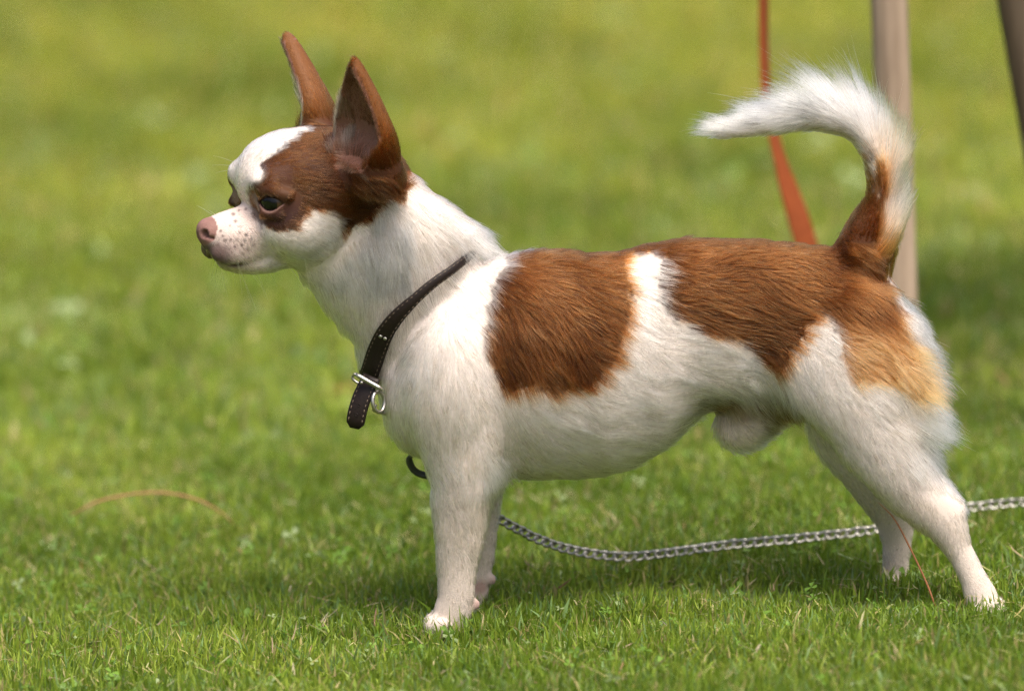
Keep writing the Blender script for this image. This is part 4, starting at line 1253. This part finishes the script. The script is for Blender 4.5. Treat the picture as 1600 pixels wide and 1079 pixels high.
def gp(u, v, lift=11.0):
    """a point of the lawn seen at side-view position (u, v), lifted a few units onto the grass"""
    # solve (968 - v')*S/CP = ground with v' = v + SP*d
    d = 0.0
    for _ in range(12):
        x = (u - 800) * S; z = float(ground_z(np.float64(x), d * S)) + lift * S
        vp = 968 - z * CP / S
        d = (vp - v) / SP
    return P3(u, v, d)
dc = gp(985, 875, 44)[1] / S
chain_pts = [P3(705, 752, 58), P3(735, 778, 58 + 0.10 * (dc - 58)), P3(768, 806, 58 + 0.24 * (dc - 58)), P3(786, 817, 58 + 0.32 * (dc - 58)), P3(825, 838, 58 + 0.5 * (dc - 58)), P3(870, 857, 58 + 0.7 * (dc - 58)), P3(925, 870, 58 + 0.9 * (dc - 58)), gp(985, 875, 44), gp(1060, 868, 44), gp(1140, 858, 42), gp(1240, 849, 42), gp(1365, 836, 42),
             gp(1440, 822, 42), gp(1510, 805, 42), gp(1600, 794, 42), gp(1720, 790, 40), gp(1900, 800, 38)]
CH = spline(np.array(chain_pts), 900)
cs = np.concatenate([[0], np.cumsum(np.linalg.norm(np.diff(CH, axis=0), axis=1))])
PITCHL = 16.8 * S
nlink = int(cs[-1] / PITCHL)
LA, LB, LT = 12.6 * S, 5.2 * S, 2.2 * S
lv, lf = [], []
ns = 20
lpath = []
for i in range(ns):
    t = 2 * np.pi * i / ns
    ct, st_ = math.cos(t), math.sin(t)
    lpath.append(np.array([LA * math.copysign(abs(ct) ** 0.85, ct), LB * math.copysign(abs(st_) ** 0.9, st_), 3.4 * S * math.sin(2 * t)]))
lpath = np.array(lpath)
for i in range(ns):
    tg = lpath[(i + 1) % ns] - lpath[i - 1]; tg /= np.linalg.norm(tg)
    a = np.cross(tg, (0, 0, 1)); a /= np.linalg.norm(a); b = np.cross(a, tg)
    for j in range(6):
        ph = 2 * np.pi * j / 6
        lv.append(lpath[i] + LT * (a * math.cos(ph) + b * math.sin(ph)))
for i in range(ns):
    for j in range(6):
        lf.append((i * 6 + j, i * 6 + (j + 1) % 6, ((i + 1) % ns) * 6 + (j + 1) % 6, ((i + 1) % ns) * 6 + j))
lme = bpy.data.meshes.new('link'); lme.from_pydata([tuple(q) for q in lv], [], lf)
lme.polygons.foreach_set('use_smooth', np.ones(len(lme.polygons), dtype=bool)); lme.materials.append(steel)
lorg = Vector(ORIGIN[lead.name])
for k in range(nlink):
    Lk = (k + 0.5) * PITCHL
    p = np.array([np.interp(Lk, cs, CH[:, q]) for q in range(3)])
    p2 = np.array([np.interp(Lk + 0.002, cs, CH[:, q]) for q in range(3)])
    tg = Vector(p2 - p).normalized()
    up = Vector((0.0, -0.62, 0.78)); up = (up - tg * up.dot(tg)).normalized()
    sd = up.cross(tg)
    roll = Matrix.Rotation(R(52) + rng.normal(0, 0.10), 3, 'X')
    yawk = Matrix.Rotation(R(13) + rng.normal(0, 0.05), 3, 'Z')
    m3 = Matrix((tg, sd, up)).transposed() @ roll @ yawk
    o = bpy.data.objects.new('chain_link', lme)
    o.parent = lead
    o.matrix_local = Matrix.Translation(Vector(p) - lorg) @ m3.to_4x4()
    scene.collection.objects.link(o)

# ------------------------------------------------------------------ wooden stool with an added, unseen seat behind the dog, with an orange strap tied to it
wood, t_, b_ = mat('weathered_wood', 0.7)
tc = t_.nodes.new('ShaderNodeTexCoord'); mpn = t_.nodes.new('ShaderNodeMapping'); mpn.inputs['Scale'].default_value = (60, 60, 5)
nz = t_.nodes.new('ShaderNodeTexNoise'); nz.inputs['Scale'].default_value = 3; nz.inputs['Detail'].default_value = 6
rp = t_.nodes.new('ShaderNodeValToRGB'); rp.color_ramp.elements[0].position = 0.3; rp.color_ramp.elements[0].color = (0.22, 0.155, 0.105, 1)
rp.color_ramp.elements[1].position = 0.7; rp.color_ramp.elements[1].color = (0.40, 0.30, 0.22, 1)
t_.links.new(tc.outputs['Object'], mpn.inputs[0]); t_.links.new(mpn.outputs[0], nz.inputs['Vector']); t_.links.new(nz.outputs[0], rp.inputs[0]); t_.links.new(rp.outputs[0], b_.inputs['Base Color'])
def P4(u, v, depth):
    """side-view position at a distance behind the dog in metres, allowing for perspective"""
    o = np.array(cam.location); r = P3(u, v, 0.0) - o
    t = (depth - o[1]) / r[1]
    return o + r * t
LEGD = 0.36
def on_ground(p, q):
    """extend the line p->q until it meets the lawn"""
    d_ = q - p
    t = 0.0
    for _ in range(4000):
        t += 0.002
        c_ = p + d_ * t
        if c_[2] < ground_z(c_[0], c_[1]) - 0.004: break
    return p + d_ * t
l1t, l1m = P4(1385, 0, LEGD), P4(1398, 300, LEGD)
l2t, l2m = P4(1580, 0, LEGD + 0.02), P4(1628, 260, LEGD + 0.02)
l1b, l2b = on_ground(l1t, l1m), on_ground(l2t, l2m)
SEAT = 0.46
def at_height(p, q, z):
    return p + (q - p) * ((z - p[2]) / (q[2] - p[2]))
l1s, l2s = at_height(l1t, l1m, SEAT), at_height(l2t, l2m, SEAT)
stool = empty('wooden_stool', (l1b + l2b) / 2)
set_tags(stool, 'beige wooden stool with round legs and an added unseen seat standing on the lawn behind the dog tail', 'stool')
shaded_wood = wood.copy(); shaded_wood.name = 'shaded_weathered_wood'  # same wood for the right leg, with shade put into its colour
rq = [q for q in shaded_wood.node_tree.nodes if q.type == 'VALTORGB'][0].color_ramp
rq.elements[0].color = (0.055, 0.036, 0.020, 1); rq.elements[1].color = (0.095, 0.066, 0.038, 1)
def leg_obj(a, b, ra=10.5, rb=9.5, m=wood):
    pth = [a + (b - a) * k for k in np.linspace(0, 1, 12)]
    vs, fs = tube(pth, np.linspace(ra, rb, 12) * S * 1.07, 20)
    return mesh_obj('leg', vs, fs, m, stool)
leg_obj(l1s, l1b, 30.5, 27.5); leg_obj(l2s, l2b, 30.5, 27.5, shaded_wood)['label'] = 'leg of the stool leaning outward, its brown darkened to show shade'
a2 = np.array([l2s[0] + 0.10, LEGD + 0.34, SEAT]); b2 = a2 + np.array([0.10, 0.10, 0.0]); b2[2] = ground_z(b2[0], b2[1]) - 0.004
leg_obj(a2, b2, 30.5, 27.5)
x0, x1 = l1s[0] - 0.04, l2s[0] + 0.18
y0, y1 = LEGD - 0.05, LEGD + 0.42
for k in range(5):  # seat planks out of view, added to shade the grass at right
    w_ = (y1 - y0) / 5
    ya, yb = y0 + k * w_ + 0.003, y0 + (k + 1) * w_ - 0.003
    vs = [(x0, ya, SEAT), (x1, ya, SEAT), (x1, yb, SEAT), (x0, yb, SEAT), (x0, ya, SEAT + 0.022), (x1, ya, SEAT + 0.022), (x1, yb, SEAT + 0.022), (x0, yb, SEAT + 0.022)]
    fs = [(3, 2, 1, 0), (4, 5, 6, 7), (0, 1, 5, 4), (1, 2, 6, 5), (2, 3, 7, 6), (3, 0, 4, 7)]
    o = mesh_obj('added_seat_plank', vs, fs, wood, stool, smooth=False)
    bv = o.modifiers.new('bevel', 'BEVEL'); bv.width = 0.003; bv.segments = 2

orange, t_, b_ = mat('orange_webbing', 0.75)
tc = t_.nodes.new('ShaderNodeTexCoord'); nz = t_.nodes.new('ShaderNodeTexNoise'); nz.inputs['Scale'].default_value = 250
rp = t_.nodes.new('ShaderNodeValToRGB'); rp.color_ramp.elements[0].color = (0.22, 0.040, 0.006, 1); rp.color_ramp.elements[1].color = (0.36, 0.078, 0.011, 1)
t_.links.new(tc.outputs['Object'], nz.inputs['Vector']); t_.links.new(nz.outputs[0], rp.inputs[0]); t_.links.new(rp.outputs[0], b_.inputs['Base Color'])
OD = 0.40
op = [P4(1200, -330, OD), P4(1193, -150, OD), P4(1192, 0, OD), P4(1193, 90, OD), P4(1200, 170, OD), P4(1218, 250, OD), P4(1243, 330, OD), P4(1262, 390, OD), P4(1285, 460, OD)]
ob_ = on_ground(op[-2], op[-1])
op += [op[-1] * 0.5 + ob_ * 0.5, ob_]
oc = spline(np.array(op), 60)
ot = np.gradient(oc, axis=0); ot /= np.linalg.norm(ot, axis=1)[:, None]
fr = np.linspace(0, 1, 60)
tw = np.interp(fr, [0, 0.35, 0.5, 0.62, 1], [1.20, 1.18, 1.05, 0.25, 0.1])     # twist: edge-on above, turning flat below
ow = np.stack([np.cos(tw), np.sin(tw), 0 * tw], 1); ow -= ot * (ow * ot).sum(1)[:, None]; ow /= np.linalg.norm(ow, axis=1)[:, None]
vs, fs = band(oc, np.cross(ow, ot), ow, 17.5 * S * 1.08, 4.0 * S, False)
o = mesh_obj('orange_strap', vs, fs, orange, None, origin=tuple(ob_))
set_tags(o, 'twisted orange webbing strap hanging down to the grass behind the dog back', 'strap')

# ------------------------------------------------------------------ loose things in the grass
straw_m, t_, b_ = mat('dry_straw', 0.7); b_.inputs['Base Color'].default_value = (0.42, 0.19, 0.065, 1)
twig_m, t_, b_ = mat('brown_twig', 0.8); b_.inputs['Base Color'].default_value = (0.15, 0.075, 0.04, 1)
rust_m, t_, b_ = mat('reddish_stalk', 0.7); b_.inputs['Base Color'].default_value = (0.30, 0.12, 0.05, 1)
faded_m, t_, b_ = mat('faded_straw', 0.8); b_.inputs['Base Color'].default_value = (0.20, 0.098, 0.036, 1)
def blade_thing(name, pts_, r, m, label, cat, flat=0.35):
    pa = spline(np.array(pts_), 24)
    rr = np.interp(np.linspace(0, 1, 24), [0, 0.15, 0.7, 1], [0.5, 1, 0.85, 0.25]) * r * S
    vs, fs = tube(pa, rr, 8, flat=flat)
    o_ = mesh_obj(name, vs, fs, m, None, origin=tuple(pa[0]))
    set_tags(o_, label, cat)
    return o_
def dpt(u, v, base):
    """a point above the lawn: side-view position, at the distance of ground point seen at (u0, v0)"""
    y = gp(*base, 0)[1]
    return P4(u, v, y)
bb = (130, 876)
blade_thing('dry_grass_blade', [dpt(108, 806, bb), dpt(150, 784, bb), dpt(205, 772, bb), dpt(255, 770, bb), dpt(305, 780, bb), dpt(345, 802, bb), dpt(375, 832, bb)], 4.8, faded_m,
            'arched rust coloured dry grass blade lying on the lawn in front of the dog', 'dry grass')
bb = (1470, 950)
blade_thing('red_stalk', [dpt(1466, 952, bb), dpt(1450, 910, bb), dpt(1425, 858, bb), dpt(1400, 812, bb), dpt(1374, 785, bb)], 1.9, rust_m,
            'thin reddish dry stalk leaning between the hind legs of the dog', 'stalk', 0.9)
bb = (850, 945)
blade_thing('brown_twig', [dpt(842, 942, bb), dpt(862, 927, bb), dpt(880, 915, bb), dpt(893, 905, bb)], 2.0, twig_m,
            'short dark brown twig sticking out of the grass behind the front paws', 'twig', 0.9)
bb = (800, 862)
blade_thing('straw_piece', [dpt(795, 860, bb), dpt(815, 857, bb), dpt(850, 855, bb)], 2.4, straw_m,
            'pale orange straw lying just below the chain lead', 'straw', 0.5)
bb = (124, 915)
blade_thing('upright_straw', [dpt(124, 912, bb), dpt(123, 895, bb), dpt(125, 876, bb)], 2.6, straw_m,
            'short upright orange straw standing in the lawn near the arched dry blade', 'straw', 0.6)
bb = (540, 622)
blade_thing('dead_leaf', [dpt(500, 618, bb), dpt(530, 608, bb), dpt(555, 604, bb), dpt(572, 606, bb)], 9, straw_m,
            'faded orange dead leaf on the lawn behind the hanging collar end', 'leaf', 0.4)
